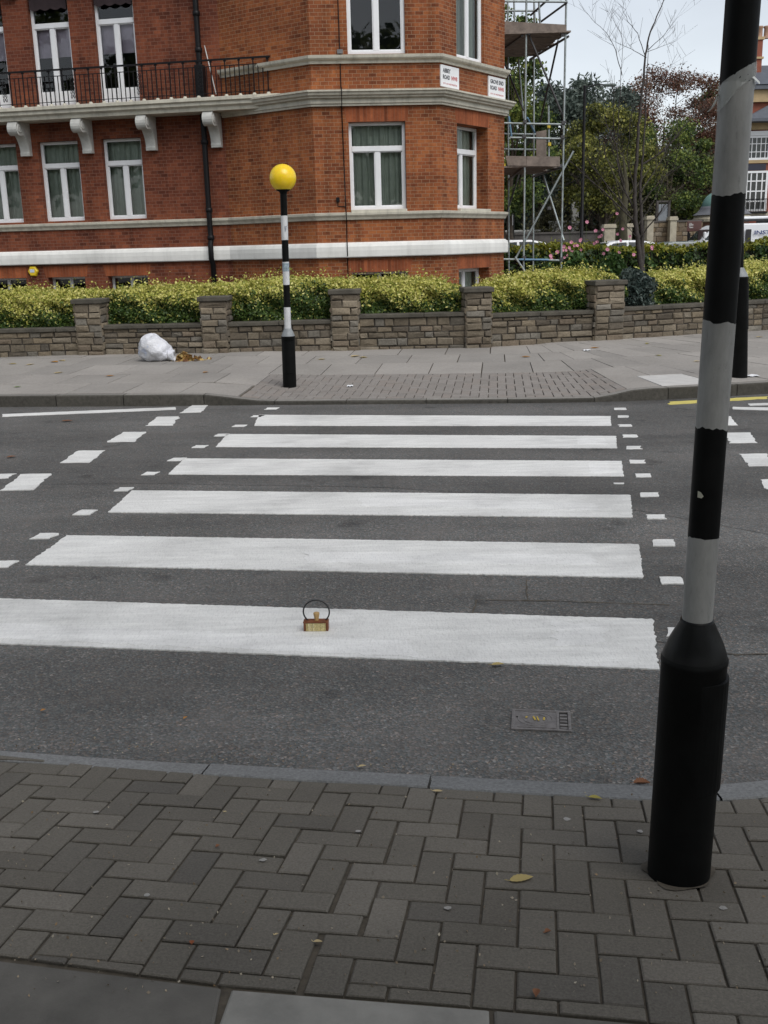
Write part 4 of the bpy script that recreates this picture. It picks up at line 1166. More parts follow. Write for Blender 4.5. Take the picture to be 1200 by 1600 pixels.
# ------------------------------------------------------------------ the brick building: five wall faces A (balcony wing), B, C, D (bay), E (side street)
q0 = on_y(585, 167, 23.6); ZC = q0.z
pB0, pB1, pC1, pD1 = [xy(on_z(x, y, ZC)) for x, y in ((350, 184.5), (488, 167), (687, 163.5), (788, 181.5))]
def zC(y, x=585): return on_v(x, y, pB1, pC1)[1]
z_head, z_sill = zC(190), zC(329)
pA = xy(on_z(65, 221.7, z_head)); dA = (pA - pB0).normalized()
pA0 = pB0 + dA * 12.0
dE = Vector((-.10, 1)).normalized(); pE = pD1 + dE * 14
ZT, ZB = 12.2, -.3
FACE = {'A': (pA0, pB0), 'B': (pB0, pB1), 'C': (pB1, pC1), 'D': (pC1, pD1), 'E': (pD1, pE)}
bld = thing('mansion_block', 'red brick mansion block with stone bands, canted bay and iron balcony', 'building', (pB1.x, pB1.y, 0))
def uz(f, x, y): return on_v(x, y, *FACE[f])
def pt3(f, u, z, o=0.0):
    p0, p1 = FACE[f]; d = (p1 - p0).normalized(); n = Vector((d.y, -d.x)); p = p0 + d * u + n * o
    return Vector((p.x, p.y, z))
UOFF = {}; acc = 0
for f in 'ABCDE': UOFF[f] = acc; acc += (FACE[f][1] - FACE[f][0]).length
def facade(f, ops, m, reveal):
    p0, p1 = FACE[f]; L = (p1 - p0).length
    us = sorted({0, L, *[o[0] for o in ops], *[o[1] for o in ops]}); zs = sorted({ZB, ZT, *[o[2] for o in ops], *[o[3] for o in ops]})
    mb = MB(); U = UOFF[f]
    def q(pts):
        P = [pt3(f, u, z, o) for u, z, o in pts]
        mb.poly(P, 0, [(U + u + (-o), z) for u, z, o in pts])
    for a, b in zip(us, us[1:]):
        for c, d in zip(zs, zs[1:]):
            um, zm = (a + b) / 2, (c + d) / 2
            if any(o[0] < um < o[1] and o[2] < zm < o[3] for o in ops): continue
            q([(a, c, 0), (b, c, 0), (b, d, 0), (a, d, 0)])
    for o in ops:
        r = -(o[4] if len(o) > 4 else reveal)
        q([(o[0], o[2], 0), (o[0], o[2], r), (o[0], o[3], r), (o[0], o[3], 0)][::-1] if False else [(o[0], o[3], 0), (o[0], o[3], r), (o[0], o[2], r), (o[0], o[2], 0)])
        q([(o[1], o[2], 0), (o[1], o[2], r), (o[1], o[3], r), (o[1], o[3], 0)])
        q([(o[0], o[3], r), (o[0], o[3], 0), (o[1], o[3], 0), (o[1], o[3], r)])
        q([(o[0], o[2], 0), (o[0], o[2], r), (o[1], o[2], r), (o[1], o[2], 0)])
    w_ = mb.build('wall', m, bld); return w_
def fbox(mb, f, u0, u1, z0, z1, o0, o1, m=0):
    a = pt3(f, u0, z0, o0); mb.box(a, pt3(f, u1, z0, o0) - a, pt3(f, u0, z0, o1) - a, Vector((0, 0, z1 - z0)), m)
def window(f, u0, u1, z0, z1, set_back, transom=None, curt='curtain', gl='glass', fw=.065, mull=.10, curtain=True, blind=None, panel=None, kind='window'):
    """frame, two casements below a fanlight, panes and what hangs behind"""
    mb = MB(); o1, o0 = -set_back + .0, -set_back - .07; s = -set_back
    fbox(mb, f, u0, u0 + fw, z0, z1, o0, s); fbox(mb, f, u1 - fw, u1, z0, z1, o0, s)
    fbox(mb, f, u0 + fw, u1 - fw, z1 - fw, z1, o0, s - .002); fbox(mb, f, u0 + fw, u1 - fw, z0, z0 + fw * 1.1, o0, s - .002)
    top = z1 - fw
    if transom:
        fbox(mb, f, u0 + fw - .001, u1 - fw + .001, transom - .055, transom + .055, o0, s + .012); top = transom - .055
    um = (u0 + u1) / 2
    fbox(mb, f, um - mull / 2, um + mull / 2, z0 + fw * 1.1, top, o0, s - .001)
    # inner casement rims
    for a, b in ((u0 + fw, um - mull / 2), (um + mull / 2, u1 - fw)):
        r = .022
        fbox(mb, f, a, a + r, z0 + fw * 1.1, top, o0 + .01, s - .014); fbox(mb, f, b - r, b, z0 + fw * 1.1, top, o0 + .01, s - .014)
        fbox(mb, f, a + r, b - r, top - r, top, o0 + .01, s - .015); fbox(mb, f, a + r, b - r, z0 + fw * 1.1, z0 + fw * 1.1 + r, o0 + .01, s - .015)
    if panel: fbox(mb, f, u0 + fw, u1 - fw, z0 + fw, panel, o0 + .012, s - .02)
    w_ = mb.build(kind, M['upvc'], bld, bevel=.006)
    g = MB(); y = s - .045
    g.poly([pt3(f, u0 + .02, z0 + .02, y), pt3(f, u1 - .02, z0 + .02, y), pt3(f, u1 - .02, z1 - .02, y), pt3(f, u0 + .02, z1 - .02, y)])
    g.build('pane', M[gl], w_)
    if curtain:
        c = MB(); rows = [[], []]; n = int((u1 - u0 + .6) / .018); ph = random.uniform(0, 6); o = s - .20
        for i in range(n + 1):
            u = u0 - .3 + (u1 - u0 + .6) * i / n
            amp = .045 * math.sin(u * 42 + ph + 1.4 * math.sin(u * 9 + ph)) + .02 * math.sin(u * 95 + ph)
            rows[0].append(pt3(f, u, z0 - .02, o + amp)); rows[1].append(pt3(f, u, z1 + .02, o + amp * .8))
        c.grid(rows, 0, True); c.build('curtain', M[curt], w_)
    if blind:
        c = MB(); fbox(c, f, u0 + .03, u1 - .03, blind, top + .1, s - .16, s - .15); fbox(c, f, u0 + .03, u1 - .03, blind - .03, blind, s - .165, s - .145)
        c.build('blind', M['blind'], w_)
    return w_
z_tr = zC(231.5)
ops = {k: [] for k in 'ABCDE'}; wins = []
def add(f, x0, x1, ym, z0, z1, reveal, **kw):
    u0, u1 = uz(f, x0, ym)[0], uz(f, x1, ym)[0]
    if u0 > u1: u0, u1 = u1, u0
    ops[f].append((u0, u1, z0, z1, reveal)); wins.append((f, u0, u1, z0, z1, reveal, kw)); return u0, u1
# ground floor
gC = add('C', 546.5, 634.5, 260, z_sill + .02, z_head, .13, transom=z_tr)
gD = add('D', 714.5, 762, 260, z_sill + .02, z_head, .30, transom=z_tr)
for a, b in ((-140, -76), (-33, 30), (64, 126.5), (163, 224.5)): add('A', a, b, 280, z_sill + .02, z_head, .13, transom=z_tr)
# raised floor
zC1 = zC(84); z2h = zC1 + 2.25
uC = add('C', 542, 632.5, 40, zC1, z2h, .06, curtain=False, gl='glass', transom=z2h - .62)
uD = add('D', 713, 756, 50, zC1, z2h, .07, transom=z2h - .62)
zA1 = uz('A', 216, 158)[1]; zAt = uz('A', 180, 31)[1]
for a, b, pn in ((-150, -88, None), (-48, 11, None), (51.5, 113.5, None), (151.5, 214.5, 1)):
    add('A', a, b, 100, zA1, z2h, .12, curtain=False, transom=zAt, blind=uz('A', 182, 78)[1], panel=zA1 + .33, kind='balcony_door')
# upper floors, out of the picture but part of the building
for f, (a, b) in (('C', uC), ('D', uD)):
    ops[f].append((a, b, zC1 + 3.5, z2h + 3.4, .06)); wins.append((f, a, b, zC1 + 3.5, z2h + 3.4, .06, dict(transom=z2h + 2.8)))
# basement lights
zb1 = zC(425); zb0 = zb1 - .9
add('C', 550, 638, 430, zb0, zb1, .24, curtain=False, gl='glass_dark', fw=.03, mull=.04); add('D', 717, 764, 425, zb0, zb1, .28, transom=None)
for a, b in ((-30, 41), (75, 133), (169, 231)): add('A', a, b, 435, uz('A', 150, 433)[1] - .9, uz('A', 150, 432)[1], .22, curtain=False, gl='glass_dark', fw=.03, mull=.04)
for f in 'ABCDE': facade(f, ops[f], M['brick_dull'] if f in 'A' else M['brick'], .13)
for f, u0, u1, z0, z1, rv, kw in wins: window(f, u0, u1, z0, z1, rv, **kw)
# roof and a dark lining so that windows look into rooms
mb = MB()
def inset(ps, d):
    out = []
    for i, p in enumerate(ps):
        e = (ps[min(i + 1, len(ps) - 1)] - ps[max(i - 1, 0)]).normalized(); out.append(p - Vector((e.y, -e.x)) * d)
    return out
line = [pA0, pB0, pB1, pC1, pD1, pE]
I = inset(line, 1.6)
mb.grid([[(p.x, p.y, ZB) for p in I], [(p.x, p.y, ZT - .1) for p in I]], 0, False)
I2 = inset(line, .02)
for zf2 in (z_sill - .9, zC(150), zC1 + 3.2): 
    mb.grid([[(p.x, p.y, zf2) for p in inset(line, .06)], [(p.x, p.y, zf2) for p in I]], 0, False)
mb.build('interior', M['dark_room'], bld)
mb = MB(); back = [pE + Vector((-20, 0)), pA0 + Vector((0, 14))]
mb.poly([(p.x, p.y, ZT) for p in line + back]); mb.build('roof', plain('grey_roof', (.10, .10, .11), .8), bld)
# flat arches of rubbed bricks over the openings
for f, lst in (('C', [(gC, z_head)]), ('D', [(gD, z_head)])):
    for (a, b), z in lst:
        mb = MB(); w_ = .04
        P = [(a - w_, z), (b + w_, z), (b + w_ + .06, z + .31), (a - w_ - .06, z + .31)]
        mb.poly([pt3(f, u, zz_, .004) for u, zz_ in P], 0, [(UOFF[f] + u, zz_ - z + .0) for u, zz_ in P])
        mb.build('flat_arch', M['brick_soldier'], bld)
for f, u0, u1, z0, z1, rv, kw in wins:
    if z1 < z_sill - .5:
        mb = MB(); P = [(u0 - .05, z1), (u1 + .05, z1), (u1 + .10, z1 + .26), (u0 - .10, z1 + .26)]
        mb.poly([pt3(f, u, zz_, .004) for u, zz_ in P], 0, [(UOFF[f] + u, zz_ - z1) for u, zz_ in P]); mb.build('flat_arch', M['brick_soldier'], bld)
# stone courses swept round the faces
def sweep(name, m, pts, prof, parent=bld, ends=True, smooth=False):
    mb = MB(); rows = []
    for i, p in enumerate(pts):
        n1 = None
        if i > 0: e = (p - pts[i - 1]).normalized(); n1 = Vector((e.y, -e.x))
        if i < len(pts) - 1: e = (pts[i + 1] - p).normalized(); n2 = Vector((e.y, -e.x))
        else: n2 = n1
        if n1 is None: n1 = n2
        b = (n1 + n2).normalized(); k = 1 / max(.4, b.dot(n1))
        rows.append([(p.x + b.x * o * k, p.y + b.y * o * k, z) for o, z in prof])
    b0 = len(mb.v)
    mb.grid([list(r) for r in zip(*rows)], 0, smooth)
    if ends: mb.poly(rows[0]); mb.poly(rows[-1][::-1])
    return mb.build(name, m, parent, weld=True)
zt0, zt1 = zC(141), ZC
h = zt0 - zt1
sweep('cornice', M['stone_trim'], [pB0, pB1, pC1, pD1, pE], [(-.01, zt1), (.07, zt1), (.075, zt1 + h * .12), (.10, zt1 + h * .16), (.10, zt1 + h * .42), (.17, zt1 + h * .50), (.175, zt1 + h * .58), (.22, zt1 + h * .66), (.235, zt1 + h * .8), (.265, zt1 + h * .86), (.265, zt1 + h * .97), (-.01, zt1 + h * 1.06)])
zu0, zu1 = zC(85.5), zC(99); h = zu0 - zu1
sweep('sill_band', M['stone_trim'], [pB0, pB1, pC1, pD1, pE], [(-.01, zu1), (.05, zu1), (.06, zu1 + h * .3), (.11, zu1 + h * .45), (.13, zu1 + h * .6), (.14, zu1 + h * .92), (-.01, zu1 + h * 1.02)])
zs0, zs1 = zC(331), zC(342.5); h = zs0 - zs1
sweep('string_course', M['stone_trim'], [pA0, pB0, pB1, pC1, pD1, pE], [(-.01, zs1), (.04, zs1), (.06, zs1 + h * .3), (.085, zs1 + h * .5), (.10, zs1 + h * .62), (.105, zs1 + h * .93), (-.01, zs1 + h * 1.02)])
zp0, zp1 = zC(378), zC(401.5); h = zp0 - zp1
sweep('plinth_band', M['stone_white'], [pA0, pB0, pB1, pC1, pD1, pE], [(-.01, zp1), (.085, zp1), (.10, zp1 + .02), (.105, zp1 + h * .45), (.10, zp1 + h * .72), (.075, zp1 + h * .9), (.03, zp1 + h), (-.01, zp1 + h * 1.01)])
sweep('parapet_band', M['stone_trim'], [pA0, pB0, pB1, pC1, pD1, pE], [(-.01, ZT - .35), (.1, ZT - .35), (.25, ZT - .2), (.27, ZT + .05), (-.3, ZT + .05)])
# window sills
for (f, (a, b)) in (('C', gC), ('D', gD)):
    mb = MB(); fbox(mb, f, a - .0, b + .0, zs0 - .02, z_sill + .022, -.10, .09); mb.build('sill', M['stone_trim'], bld, bevel=.006)

# balcony ------------------------------------------------------------
LA = (pB0 - pA0).length
zsl1 = uz('A', 320, 172.5)[1]; PR = .68
fA = (pA0 + (Vector(((pB0 - pA0).normalized().y, -(pB0 - pA0).normalized().x))) * PR, )
nA = Vector(((pB0 - pA0).normalized().y, -(pB0 - pA0).normalized().x)); dAA = (pB0 - pA0).normalized()
F0, F1 = pA0 + nA * PR, pB0 + nA * PR
z_b1 = on_v(320, 172.5, F0, F1)[1]; z_b0 = on_v(320, 151.5, F0, F1)[1]
def hitB(off):                            # where the balcony line runs into face B
    p = pA0 + nA * off; e = (pB1 - pB0); n = Vector((e.y, -e.x)); t = n.dot(pB0 - p) / n.dot(dAA); return t
bal = thing('tmp', None, None)
bpy.data.objects.remove(bal)
def slab(zlo, zhi):
    h = zhi - zlo
    prof = [(0, zlo), (PR - .10, zlo), (PR - .08, zlo + h * .25), (PR - .02, zlo + h * .40), (PR - .015, zlo + h * .62), (PR + .03, zlo + h * .72), (PR + .03, zlo + h * .95), (PR - .02, zhi), (0, zhi)]
    mb = MB(); r0 = []; r1 = []
    for o, z in prof:
        a = pA0 + nA * o; b = pA0 + nA * o + dAA * (hitB(o) + .03); r0.append((a.x, a.y, z)); r1.append((b.x, b.y, z))
    mb.grid([r0 + r0[:1], r1 + r1[:1]], 0, False); mb.poly(r0); mb.poly(r1[::-1])
    return mb.build('balcony_slab', M['stone_trim'], bld, weld=True)
def corbel(uc, ztop, par):
    w_ = .235; drop = .74
    prof = []                              # (out, down): scroll head then a concave tail
    cx, cr = PR - .20, .15
    for i in range(11):
        a = R(90 - 20 * i); prof.append((cx + cr * math.cos(a), -.16 + cr * 1.05 * math.sin(a)))
    for i in range(1, 11):
        f = i / 10; prof.append((cx - .13 - (cx - .13 - .13) * (1 - (1 - f) ** 1.8), -.27 - (drop - .36) * f ** 1.15))
    prof += [(.13, -drop + .09), (.145, -drop + .06), (.135, -drop), (0, -drop), (0, .0), (PR - .12, .0)]
    mb = MB(); rows = []
    for du in (-w_ / 2, w_ / 2): rows.append([pt3('A', uc + du, ztop + z, o + .0) for o, z in prof])
    mb.grid([rows[0] + rows[0][:1], rows[1] + rows[1][:1]], 0, False); mb.poly(rows[0][::-1]); mb.poly(rows[1])
    c = mb.build('corbel', M['stone_white2'], par, bevel=.012, weld=True)
    for s_ in (-1, 1):
        mb = MB(); mb.lathe([(.10, 0), (.10, .012), (.075, .018), (.06, .010), (.035, .02), (0, .022)], pt3('A', uc + s_ * w_ / 2, ztop - .16, cx), 20, 0, tuple((dAA * s_).to_3d()))
        mb.build('scroll_boss', M['stone_white2'], c)
M['stone_white2'] = plain('weathered_white_stone', (.50, .50, .47), .7, .2, 5, bmp=.2)
slab1 = slab(z_b1, z_b0); 
uc = [uz('A', x, y)[0] for x, y in ((41, 215), (138.5, 213), (238, 212), (339.5, 209))]
du = (uc[3] - uc[0]) / 3
uc = [uc[3] - du * 3, uc[3] - du * 2, uc[3] - du, uc[3]]; uc = [uc[0] - du * 2, uc[0] - du] + uc
for u in uc: corbel(u, z_b1 + .01, bld)
DZ = 3.42
PRs = PR; slab2 = slab(z_b1 + DZ, z_b0 + DZ)
for u in uc[:-1]: corbel(u, z_b1 + DZ + .01, bld)
# railing
OR_ = PR - .06; t_end = hitB(OR_) - .02; z_rail = on_v(300, 95.5, pA0 + nA * OR_, pB0 + nA * OR_)[1]
rail = MB()
def rp3(t, z, o=OR_): p = pA0 + nA * o + dAA * t; return Vector((p.x, p.y, z))
a = rp3(0, z_rail - .02, OR_ - .025); rail.box(a, (dAA * t_end).to_3d(), (nA * .05).to_3d(), Vector((0, 0, .035)))
railing = rail.build('handrail', M['iron'], bld)
m1 = MB(); t = .05; kbar = 0; panels = []
ptx = [on_v(x, 125, pA0 + nA * OR_, pB0 + nA * OR_)[0] for x in (5, 112, 217, 313, 325)]
mid = z_rail - .13; fin = []
pitch = .1075
while t < t_end - .02:
    main = kbar % 3 == 0
    inpanel = any(abs(t - p) < .075 for p in ptx[:4])
    if not inpanel or main:
        r = .011 if main else .0085; zt_2 = z_rail - .02 if main else mid
        a = rp3(t, z_b0 - .005, OR_ - r); m1.box(a + (dAA * -r).to_3d(), (dAA * 2 * r).to_3d(), (nA * 2 * r).to_3d(), Vector((0, 0, zt_2 - z_b0 + .005)))
        if main: m1.cbox(rp3(t, z_rail - .05), .05, .03, .032, 0, math.atan2(dAA.y, dAA.x)); fin.append(t)
    t += pitch; kbar += 1
a = rp3(0, mid - .012, OR_ - .008); m1.box(a, (dAA * t_end).to_3d(), (nA * .016).to_3d(), Vector((0, 0, .016)))
a = rp3(0, z_b0 + .07, OR_ - .008); m1.box(a, (dAA * t_end).to_3d(), (nA * .016).to_3d(), Vector((0, 0, .014)))
m1.build('balusters', M['iron'], railing); 
for t in fin:
    mb = MB(); mb.lathe([(.042, 0), (.042, .03), (.028, .045), (0, .05)], rp3(t, z_b0 - .006), 10); mb.build('foot_block', M['stone_trim'], slab1)
for p in ptx[:4]:
    m2 = MB()
    for k in range(5):
        for s_ in (-1, 1):
            cz = z_b0 + .12 + (mid - z_b0 - .18) * (k + .5) / 5; path = []
            for i in range(15):
                a = R(30 * i); rr = .058 * (1 - i / 17); path.append(rp3(p + s_ * (.03 - rr * math.cos(a) * .5), cz + rr * math.sin(a)))
            m2.tube(path, .0075, 5)
    m2.build('scroll_panel', M['iron'], railing)
# scalloped blind boxes hanging over the balcony doors
for f, u0, u1, z0, z1, rv, kw in list(wins):
    if kw.get('kind') == 'balcony_door':
        mb = MB(); n = 48; ztop_ = z1 - .02; zl = uz('A', 183, 4.5)[1]
        top_ = [pt3(f, u0 + .04 + (u1 - u0 - .08) * i / n, ztop_, -.03) for i in range(n + 1)]
        low = [pt3(f, u0 + .04 + (u1 - u0 - .08) * i / n, zl - .045 * abs(math.sin(math.pi * i / n * 3.5)) + .0, -.02) for i in range(n + 1)]
        mb.grid([low, top_], 0, False)
        mb.build('awning_valance', plain('dark_awning_cloth', (.035, .022, .024), .9, .2, 6), bld)
# rain pipe, cable, bits fixed to the wall
def wp(f, x, y, o=0.0, part=bld):
    u, z = uz(f, x, y); return pt3(f, u, z, o)
mb = MB(); uP = uz('A', 328, 300)[0] - .0
zpts = [ZB, zp0, z_b1 - .05]
mb.tube([pt3('A', uP, ZB, .10), pt3('A', uP, zp1 - .1, .10), pt3('A', uP, zp1 + .02, .19), pt3('A', uP, zp0 + .05, .19), pt3('A', uP, zp0 + .16, .12), pt3('A', uP, zs1 - .05, .15), pt3('A', uP, zs0 + .1, .15), pt3('A', uP, ZT, .12)], .062, 14)
for z in (zs0 + .12, z_head - .25, z_head + 1.7, zC1 + 1.1, zp0 + .14): mb.lathe([(.062, 0), (.082, .01), (.082, .10), (.062, .11)], pt3('A', uP, z, .135), 14)
pipe = mb.build('rain_pipe', M['pipe'], bld)
mb = MB(); hb = uz('A', 320, 100)[0]
fbox(mb, 'A', uP - .10, uP + .10, z_b0 + .02, z_b0 + .75, .03, .24); mb.build('hopper_head', M['pipe'], pipe, bevel=.02)
mb = MB(); mb.tube([wp('A', 321, 72, .06), wp('A', 331, 110, .10), wp('A', 340, 148, .10)], .013, 6); mb.build('white_cable', plain('white_cable_sheath', (.6, .6, .58), .5), bld)
mb = MB(); uc_ = uz('C', 538, 250)[0]
mb.tube([pt3('C', uc_, 0, .012), pt3('C', uc_, zp1, .012), pt3('C', uc_, zp1 + .05, .12), pt3('C', uc_, zp0, .12), pt3('C', uc_, zp0 + .04, .012), pt3('C', uc_ + .01, zs1, .012), pt3('C', uc_, zs1 + .03, .115), pt3('C', uc_, zs0, .12), pt3('C', uc_, zs0 + .03, .012), pt3('C', uc_ - .02, ZC - .02, .012), pt3('C', uc_ - .02, ZC, .12), pt3('C', uc_ - .02, zt0 - .1, .27), pt3('C', uc_ - .02, zt0 + .03, .27), pt3('C', uc_ - .02, zt0 + .06, .012), pt3('C', uc_ - .03, ZT, .012)], .011, 6)
mb.tube([pt3('C', uc_, zC(322), .012), wp('C', 528, 322, .012), wp('C', 528, 315, .012)], .009, 6)
cab = mb.build('cable', M['pipe'], bld)
mb = MB(); u, z = uz('C', 528, 313); fbox(mb, 'C', u - .035, u + .035, z - .03, z + .06, .0, .05); mb.build('junction_box', M['pipe'], cab)
mb = MB(); u, z = uz('C', 531, 80); fbox(mb, 'C', u - .06, u + .06, z - .05, z + .03, .0, .05); mb.build('junction_box', plain('grey_box', (.15, .15, .15), .6), cab)
# alarm box
u, z = uz('A', 53, 424); al = thing('alarm_box', 'yellow six-sided alarm box with a pale badge on the brick wall above the hedge', 'alarm box', tuple(pt3('A', u, z)))
mb = MB(); hexa = [(u + .135 * math.cos(R(60 * i)), z + .135 * math.sin(R(60 * i))) for i in range(6)]
P0 = [pt3('A', a, b, .0) for a, b in hexa]; P1 = [pt3('A', u + (a - u) * .98, z + (b - z) * .98, .05) for a, b in hexa]; P2 = [pt3('A', u + (a - u) * .8, z + (b - z) * .8, .075) for a, b in hexa]
mb.grid([P0 + P0[:1], P1 + P1[:1], P2 + P2[:1]], 0, False); mb.poly(P2)
mb.build('case', plain('alarm_yellow', (.72, .52, .02), .4, .1, 5), al)
mb = MB(); fbox(mb, 'A', u - .06, u + .055, z - .025, z + .05, .074, .079); mb.build('badge', plain('pale_badge', (.55, .62, .72), .5, .25, 50), al)

# street name plates ---------------------------------------------------
def text_mesh(name, body, size, o, rx, up, nrm, m, parent, fit=None, extrude=.0015, bold=.0):
    cu = bpy.data.curves.new('txt', 'FONT'); cu.body = body; cu.size = size; cu.extrude = extrude; cu.offset = bold; cu.resolution_u = 3
    t = bpy.data.objects.new('txt', cu); COL.objects.link(t); dg = bpy.context.evaluated_depsgraph_get()
    me = bpy.data.meshes.new_from_object(t.evaluated_get(dg)); bpy.data.objects.remove(t)
    xs = [v.co.x for v in me.vertices]; ys = [v.co.y for v in me.vertices]; x0, x1 = min(xs), max(xs); y0, y1 = min(ys), max(ys)
    sx = fit[0] / (x1 - x0) if fit else 1; sy = fit[1] / (y1 - y0) if fit else 1
    off = Vector((0, 0, 0)); q = parent
    while q is not None: off += q.location; q = q.parent
    for v in me.vertices:
        c = v.co.copy(); v.co = o + rx * ((c.x - x0) * sx) + up * ((c.y - y0) * sy) + nrm * c.z - off
    me.materials.clear(); me.materials.append(m)
    ob = bpy.data.objects.new(name, me); COL.objects.link(ob); ob.parent = parent; return ob
M['plate'] = plain('enamel_plate', (.80, .81, .82), .3, .03, 6)
M['ink'] = plain('black_lettering', (.02, .022, .03), .5); M['ink_red'] = plain('red_lettering', (.48, .10, .10), .5)
def plate(name, pxs, label, lines):
    us = [uz('D', x, y) for x, y in pxs]; u0 = (us[0][0] + us[3][0]) / 2; u1 = (us[1][0] + us[2][0]) / 2; z1 = (us[0][1] + us[1][1]) / 2; z0 = (us[2][1] + us[3][1]) / 2
    return u0, u1, z0, z1
dD = (pD1 - pC1).normalized(); rD = dD.to_3d(); nD = Vector((dD.y, -dD.x, 0)); UP = Vector((0, 0, 1))
for pxs, label, l1, l2 in ((((685.5, 101), (716, 106.5), (715, 140), (685.5, 134.7)), 'white street plate reading ABBEY ROAD on the canted brick bay', 'ABBEY', 'ROAD'),
                           (((762, 119), (790.5, 124.4), (789.5, 156), (761.5, 151)), 'white street plate reading GROVE END ROAD at the right corner of the brick building', 'GROVE END', 'ROAD')):
    u0, u1, z0, z1 = plate('', pxs, label, None)
    if l1 == 'ABBEY': u0 = max(u0, .02)
    LD = (pD1 - pC1).length; u1 = min(u1, LD - .005)
    r = thing('street_name_plate', label, 'street sign', tuple(pt3('D', u0, z0, .02)))
    W_, H_ = u1 - u0, z1 - z0
    mb = MB(); fbox(mb, 'D', u0, u1, z0, z1, .0, .03); mb.build('plate', M['plate'], r, bevel=.004)
    o = lambda fx, fz: pt3('D', u0 + W_ * fx, z0 + H_ * fz, .031)
    text_mesh('lettering', l1, .2, o(.10, .66), rD, UP, nD, M['ink'], r, (W_ * (.42 if l1 == 'ABBEY' else .78), H_ * .20), bold=.006)
    text_mesh('lettering', l2, .2, o(.10, .36), rD, UP, nD, M['ink'], r, (W_ * .38, H_ * .20), bold=.006)
    text_mesh('postcode', 'NW8', .2, o(.57, .36), rD, UP, nD, M['ink_red'], r, (W_ * .32, H_ * .20), bold=.006)
    text_mesh('borough_line', 'CITY OF WESTMINSTER', .2, o(.10, .12), rD, UP, nD, M['ink_red'], r, (W_ * .78, H_ * .075), bold=0)
# ------------------------------------------------------------------ beyond: scaffold, side street, trees, far houses
rng = np.random.default_rng(21)
# scaffold on the side-street wall
M['galv'] = plain('galvanised_tube', (.30, .34, .34), .5, .3, 10, metal=.4)
M['galv_blue'] = plain('blue_tube', (.12, .24, .36), .5, .25, 10)
M['rust'] = plain('dark_tube', (.06, .06, .062), .6, .3, 10)
M['board'] = plain('scaffold_board', (.20, .165, .14), .85, .3, 7, bmp=.2)
M['yclip'] = plain('yellow_clip', (.55, .42, .04), .5)
SY0, SY1 = 27.0, 30.2
fs = thing('scaffold', 'tube and board scaffold standing against the right end of the brick building', 'scaffold', tuple(on_z(850, 420, .2).xy.to_3d() * 0 + Vector((on_y(848, 420, SY0).x, SY0, .15))))
def stube(name, pts, m='galv', r=.026, n=8):
    mb = MB(); mb.tube([on_y(x, y, Y) for x, y, Y in pts], r, n); return mb.build(name, M[m], fs)
def ground_tube(x, y0, xb, Y, m='galv', zb=.1):
    a = on_y(x, y0, Y); b = on_y(xb, 420, Y); d = b - a; t = (zb - a.z) / d.z
    mb = MB(); mb.tube([a, a + d * t], .026, 8); return mb.build('standard', M[m], fs)
ground_tube(823, -40, 818, SY0); ground_tube(885.5, -40, 876.5, SY0); ground_tube(835, -60, 833, SY1); ground_tube(793, -40, 795, SY1)
ground_tube(842.5, 185, 842.5, SY0 + 1.4) if False else None
for pts, m in (([(787, 192.5, SY0), (884, 194.5, SY0)], 'galv'), ([(797, 215, SY0), (880, 217, SY0)], 'galv'), ([(783, 405, SY0), (879, 407, SY0)], 'galv'), ([(811, 405.5, SY0 - .05), (857, 406, SY0 - .05)], 'galv_blue'),
               ([(786, 2, SY0), (887, 3, SY0)], 'galv'), ([(783, 17, SY1), (840, 17, SY1)], 'galv'), ([(783, 209, SY1), (838, 210, SY1)], 'galv'), ([(783, 233, SY1), (838, 234, SY1)], 'galv')):
    stube('ledger', pts, m)
for pts, m in (([(896, 236, SY0), (805, 405, SY0 + .05)], 'galv'), ([(849, 274, SY0 + .9), (881, 376, SY0 - .06)], 'galv'), ([(805, 402, SY0 - .06), (823, 428, SY0 - .5)], 'galv'),
               ([(827, 56, SY0 + .06), (884, 192, SY0 + .06)], 'rust'), ([(872, 64, SY0 + .06), (843, 196, SY1 - .06)], 'rust'), ([(788, 98, SY1), (818, 172, SY0 + .4)], 'rust'), ([(829, 24, SY0 + .8), (862, -6, SY0 + .1)], 'rust'),
               ([(845, 34, SY0 + .5), (886, 4, SY0 - .05)], 'rust'), ([(795, 182, SY0 + .3), (799, 213, SY0 + .3)], 'galv_blue'), ([(824, 184, SY0 + .4), (835, 207, SY0 + .9)], 'galv_blue'),
               ([(810, 92, SY1 - .3), (818, 185, SY1 - .3)], 'galv'), ([(857, 165, SY0 + .9), (857.5, 245, SY0 + .9)], 'galv'), ([(842, 3, SY0 + .4), (844, 40, SY0 + .4)], 'galv'), ([(803, -5, SY1), (804, 34, SY1)], 'galv'), ([(834, -10, SY1 - .7), (836, 36, SY1 - .7)], 'galv'),
               ([(786, 350, SY1), (812, 270, SY1)], 'rust')):
    stube('brace', pts, m)
stube('transom', [(888, 57, SY0 + .02), (828, 93, SY1)], 'rust', .03); stube('transom', [(816, 56, SY0), (783, 79, SY0 + 1.8)], 'rust', .026); stube('transom', [(876, 262, SY0), (832, 276, SY1)], 'rust', .03)
stube('transom', [(818, 262, SY0), (795, 280, SY1)], 'rust', .03)
def deck(zy, x0, x1, yy0, yy1, k):
    zt = on_y(x0, zy, yy0).z; xa, xb = on_y(x0, zy, yy0).x, on_y(x1, zy, yy0).x
    sh = (-.10) 
    for i in range(k):
        w_ = (yy1 - yy0) / k; ya = yy0 + w_ * i
        mb = MB(); j = random.uniform(-.08, .08)
        mb.box((xa + sh * (ya - yy0), ya + .012, zt + random.uniform(-.004, .004)), (xb - xa + j, 0, random.uniform(-.02, .02)), (sh * w_, w_ - .02, 0), (0, 0, .038)); mb.build('deck_board', M['board'], fs)
